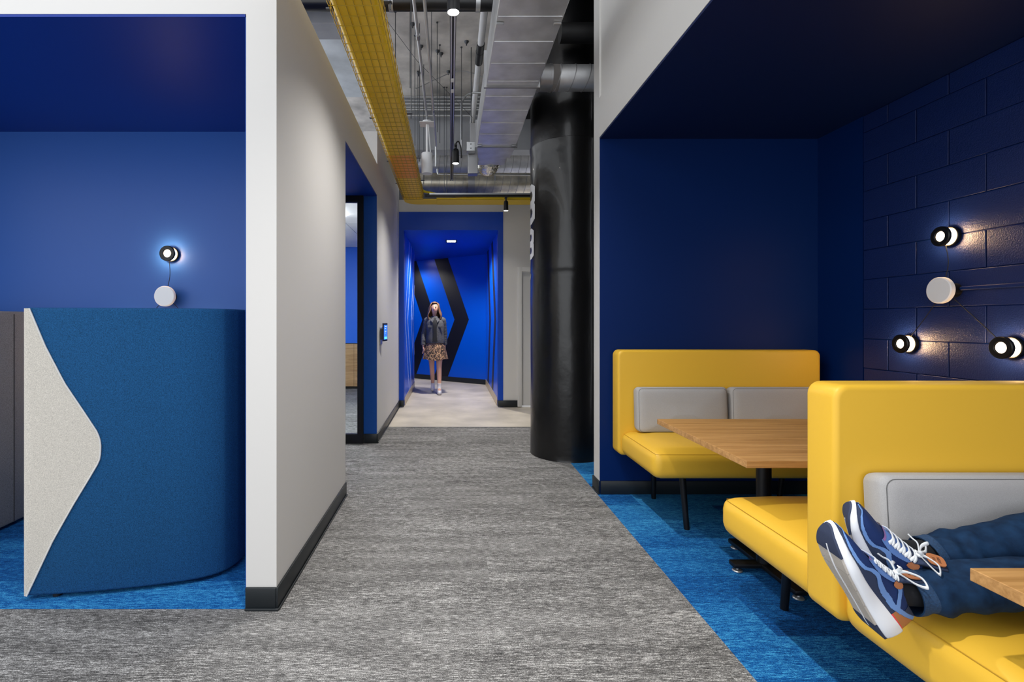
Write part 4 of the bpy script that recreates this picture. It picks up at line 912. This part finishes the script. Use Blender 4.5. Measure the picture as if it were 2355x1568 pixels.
for rows in hems:
    obj('hem', MB().grid([[q for q in rows[0]]]+[[c+(q-c)*1.02 for q, c in zip(r, [sum(r, Vector())/len(r)]*len(r))] for r in rows[0:5]]+[rows[5]], cu=True), denh, jn, sharp=80)
obj('waist', MB().ball((2.14, 1.33, .665), .145, (.85, .98, .72), 24), den, jn)

# sneakers
navm = mat('navy_mesh', (12, 44, 100), .8, bump=(900, .4, .001)); slate = mat('slate_suede', (44, 56, 84), .85, bump=(300, .3, .001))
lblue = mat('light_blue_overlay', (106, 146, 206), .6, bump=(200, .1, .001)); tanl = mat('tan_leather', (176, 112, 72), .5, bump=(120, .15, .001))
redm = mat('coral_trim', (232, 72, 78), .6, bump=(200, .1, .001)); midm = mat('white_foam', (238, 240, 244), .6, bump=(120, .06, .001))
outm = mat('navy_outsole', (42, 52, 78), .75, bump=(200, .2, .001)); trdm = mat('grey_tread', (186, 178, 168), .85, bump=(600, .8, .002)); lacem = mat('white_lace', (240, 244, 246), .85, bump=(900, .4, .001))
pinkm = mat('mauve_tab', (150, 110, 170), .6, bump=(200, .1, .001))
def interp(tab, x):
    n = len(tab)
    if x <= tab[0][0]: return tab[0][1]
    for i in range(n-1):
        a, va = tab[i]; b, vb = tab[i+1]
        if x <= b:
            h = b-a; d = (vb-va)/h
            d0 = d if i == 0 else (va-tab[i-1][1])/(a-tab[i-1][0]); d1 = d if i == n-2 else (tab[i+2][1]-vb)/(tab[i+2][0]-b)
            m0 = 0 if d0*d <= 0 else 2*d0*d/(d0+d); m1 = 0 if d1*d <= 0 else 2*d1*d/(d1+d)
            k = (x-a)/h
            return va*(2*k**3-3*k*k+1)+m0*h*(k**3-2*k*k+k)+vb*(3*k*k-2*k**3)+m1*h*(k**3-k*k)
    return tab[-1][1]
L_ = .315
WD = [(0, .012), (.02, .024), (.07, .036), (.15, .040), (.35, .037), (.55, .044), (.70, .048), (.82, .044), (.90, .035), (.955, .023), (.985, .013), (1, .003)]
ZBt = [(0, .016), (.08, .004), (.18, 0), (.62, 0), (.8, .008), (.92, .022), (1, .042)]
ZM = [(0, .060), (.1, .055), (.3, .046), (.6, .034), (.8, .036), (.93, .046), (1, .056)]
ZT = [(0, .100), (.04, .112), (.14, .110), (.26, .122), (.34, .124), (.42, .112), (.55, .094), (.7, .078), (.85, .070), (.94, .064), (1, .058)]
HC = [(0, .86), (.04, .80), (.15, .52), (.28, .26), (.4, .30), (.5, .44), (.57, .60), (.62, .56), (.68, .34), (.76, .26), (.86, .30), (.93, .5), (.965, .85), (1, .9)]
def shoe(heel, toe, roll, mirror):
    heel = Vector(heel); toe = Vector(toe); dx = (toe-heel).normalized(); u0 = Vector((0, 1, 0)).cross(dx); u0 = u0 if u0.x > 0 else -u0
    r = math.radians(roll); uz = (u0*math.cos(r)+Vector((0, -1, 0))*math.sin(r)).normalized(); uy = uz.cross(dx)
    base = heel
    def Wp(x, y, z): return base+dx*x+uy*y*mirror+uz*z
    NT, NS = 200, 150
    ts = [.5-.5*math.cos(PI*i/NT) for i in range(NT+1)]; ts = [.55*a+.45*i/NT for i, a in enumerate(ts)]
    def cl(t): return -.007*math.sin(PI*t)+.004*t
    def up(t, s, off=0):
        w_ = interp(WD, t)*(.97); zm = interp(ZM, t)-.004; zt = interp(ZT, t); a = s*PI/2
        ex = .62 if t > .4 else .62+.25*(.4-t)
        cy = math.copysign(abs(math.sin(a))**ex, a); cz = abs(math.cos(a))**.8
        k = 1-.30*max(0, (.42-t)/.42)*cz
        return Vector((t*L_, cl(t)+(w_+off)*cy*k, zm+(zt-zm+off)*cz)), cz
    def region(t, s):
        _, h = up(t, s); med = s > 0; h1 = h
        hc = interp(HC, t); res = 'mesh'
        if h1 < hc: res = 'tan' if t < .22 else 'slate'
        elif t < .17 and h1 > hc: res = 'slate'
        if t > .95: res = 'slate'
        if res == 'tan' and h1 < .10+.1*max(0, .1-t): res = 'red'
        if .16 < t < .42:
            c = .21+.17*(h1-.3)/.55
            if .3 < h1 < .9 and abs(t-c) < .026+.03*abs(h1-.55): res = 'over'
        if abs(h1-hc) < .095 and t > .01: res = 'over'
        if .42 < t < .70 and h1 > .80-.10*math.sin(PI*(t-.42)/.28): res = 'stay'
        if ((t-.385)/.040)**2+((h1-.80)/.13)**2 < 1: res = 'tab'
        if .675 < t < .70 and h1 > .84: res = 'pink'
        return res
    cells = {}
    for i in range(NT):
        for j in range(NS):
            t = (ts[i]+ts[i+1])/2; s = -1+2*(j+.5)/NS; cells.setdefault(region(t, s), []).append((i, j))
    def patch(lst, off):
        mb = MB(); vs = {}
        def V(i, j):
            if (i, j) not in vs:
                p, _ = up(ts[i], -1+2*j/NS, off); vs[(i, j)] = mb.bm.verts.new(Wp(*p))
            return vs[(i, j)]
        for i, j in lst: mb.bm.faces.new((V(i, j), V(i+1, j), V(i+1, j+1), V(i, j+1)))
        return mb
    rows = [[Wp(*up(t, -1+2*j/NS)[0]) for j in range(NS+1)] for t in ts]
    root = obj('sneaker', MB().grid(rows, caps=True), navm, pr, sharp=80)
    for k, nm, m_, off in (('slate', 'mudguard', slate, .0012), ('over', 'light_blue_overlay', lblue, .0024), ('tan', 'heel_counter', tanl, .0016), ('red', 'heel_trim', redm, .0022), ('stay', 'eyestay', mat('mid_blue_eyestay', (92, 128, 190), .6), .003), ('tab', 'eyelet_tab', tanl, .0042), ('pink', 'vamp_stripe', pinkm, .0036)):
        if k == 'tab':
            for sd in (0, 1): obj(nm, patch([c for c in cells[k] if (c[1] >= NS//2) == bool(sd)], off), m_, root, sharp=80)
        elif k in cells: obj(nm, patch(cells[k], off), m_, root, sharp=80)
    # midsole
    rows = []
    for t in ts:
        w_ = interp(WD, t); zb = interp(ZBt, t)+.006; zm = interp(ZM, t); sec = []
        for y_, z_ in ((1, 1), (1.06, .86), (1.10, .6), (1.09, .3), (1.02, .05), (.9, 0), (0, 0), (-.9, 0), (-1.02, .05), (-1.09, .3), (-1.10, .6), (-1.06, .86), (-1, 1), (0, 1)):
            sec.append(Wp(t*(L_+.012)-.006, cl(t)+y_*(w_+.001), zb+z_*(zm-zb)))
        rows.append(sec)
    obj('midsole', MB().grid(rows, cu=True, caps=True), midm, root, sharp=60)
    # outsole in three pieces with a long groove
    def sole_piece(t0, t1, h, wf, ysp):
        mb = MB()
        for ya, yb in ysp:
            rr = []
            for k in range(31):
                t = t0+(t1-t0)*math.sin(k/30*PI/2) if t1 > .9 else t0+(t1-t0)*(1-math.cos(k/30*PI/2)); w_ = interp(WD, t)*wf; zb = interp(ZBt, t)+.0062
                rr.append([Wp(t*(L_+.012)-.006, cl(t)+ya*w_, zb), Wp(t*(L_+.012)-.006, cl(t)+yb*w_, zb), Wp(t*(L_+.012)-.006, cl(t)+yb*w_, zb-h), Wp(t*(L_+.012)-.006, cl(t)+ya*w_, zb-h)])
            mb.grid(rr, cu=True, caps=True)
        return mb
    obj('toe_outsole', sole_piece(.80, .995, .006, 1.02, [(-1, 1)]), outm, root); obj('heel_outsole', sole_piece(.006, .20, .006, 1.0, [(-1, 1)]), outm, root)
    for a, b in ((.205, .37), (.38, .52), (.53, .67), (.68, .795)): obj('tread_pad', sole_piece(a, b, .0055, .97, [(-1, -.08), (.08, 1)]), trdm, root)
    obj('sole_rib', sole_piece(.12, .86, .0068, 1.0, [(-.05, .05)]), midm, root)
    # laces
    def S_(t, s, off): p, _ = up(t, s, off); return Wp(*p)
    def flat(mb, pts, w_=.0050, th=.0018):
        rows = []; n = len(pts)
        for i, p in enumerate(pts):
            d = (pts[min(i+1, n-1)]-pts[max(i-1, 0)]).normalized(); nn = uz-d*uz.dot(d); nn.normalize(); sd = d.cross(nn)
            rows.append([p+sd*w_*math.cos(2*PI*k/8)+nn*th*math.sin(2*PI*k/8) for k in range(8)])
        mb.grid(rows, cu=True, caps=True)
    mb = MB(); e = .34
    for k in range(5):
        t = .645-.05*k
        for sg in (-1, 1):
            pts = [S_(t-.035*q, sg*(e-2*e*q), .006+.004*math.sin(PI*q)) for q in [i/8 for i in range(9)]]; flat(mb, pts)
    kn = S_(.405, 0, .014); fw = dx; lt = uy*mirror
    for sg, l_ in ((-1, .058), (1, .054)):
        lp_ = smooth_path([kn, kn+lt*sg*.02+uz*.012+fw*.008, kn+lt*sg*l_*.75+uz*.028-fw*.004, kn+lt*sg*l_+uz*.022-fw*.02, kn+lt*sg*l_*.6+uz*.014-fw*.022, kn+lt*sg*.012+uz*.004-fw*.004, kn], 6); flat(mb, lp_, .0046)
        flat(mb, smooth_path([kn, kn+lt*sg*.018+fw*.02+uz*.008, kn+lt*sg*.028+fw*.03+uz*.002, kn+lt*sg*.034+fw*.04-uz*.002], 5), .0046)
    mb.ball(tuple(kn), .008, (1, 1, 1), 12)
    obj('laces', mb, lacem, root, sharp=70)
    # tongue with its leather patch
    tg = [[S_(.44, y_, .003), S_(.40, y_, .006)]+[Wp(.315*q, cl(q)+y_*.066, interp(ZT, .34)+zz) for q, zz in ((.365, .010), (.325, .027), (.285, .046))] for y_ in (-.36, -.24, -.12, 0, .12, .24, .36)]
    o = obj('tongue', MB().grid(tg), slate, root, sharp=80); md = o.modifiers.new('thick', 'SOLIDIFY'); md.thickness = .008
    c0 = Wp(.315*.322, cl(.32), interp(ZT, .34)+.0290); ax = (Wp(.315*.285, 0, interp(ZT, .34)+.046)-Wp(.315*.365, 0, interp(ZT, .34)+.010)).normalized(); ay = uy*mirror; an = ax.cross(ay); an = an if an.dot(uz) > 0 else -an
    pt = []
    for k in range(20):
        a = 2*PI*k/20; cx_ = math.copysign(abs(math.cos(a))**.6, math.cos(a)); sy_ = math.copysign(abs(math.sin(a))**.6, math.sin(a)); pt.append(c0+ax*.019*cx_+ay*.021*sy_+an*.004)
    pa = obj('tongue_patch', MB().poly(pt, an*.003), tanl, root)
    for ln, o_ in (('NEEH', .005), ('JOI', -.005)):
        me = text_mesh(ln, .009, .0003); xd = ay if ay.cross(ax).dot(an) > 0 else -ay
        M = Matrix((xd, ax, an)).transposed().to_4x4(); M.translation = c0+an*.0073+ax*o_; me.transform(M); obj('lettering', me, mat('stamped_letters', (84, 48, 32), .7), pa)
    return root
sh1 = shoe((1.126, 1.33, .486), (.972, 1.33, .752), 4, -1)
sh2 = shoe((1.232, 1.42, .528), (1.074, 1.405, .800), 34, 1)
for a, b, c in ((KL['ankL'], Vector((1.14, 1.33, .625)), 'L'), (KL['ankR'], Vector((1.25, 1.42, .668)), 'R')):
    obj('sock', MB().tube([b, a.lerp(b, .3), a.lerp(KL['kn'+c], .2)], [.036, .038, .04], 20), sockm, pr)
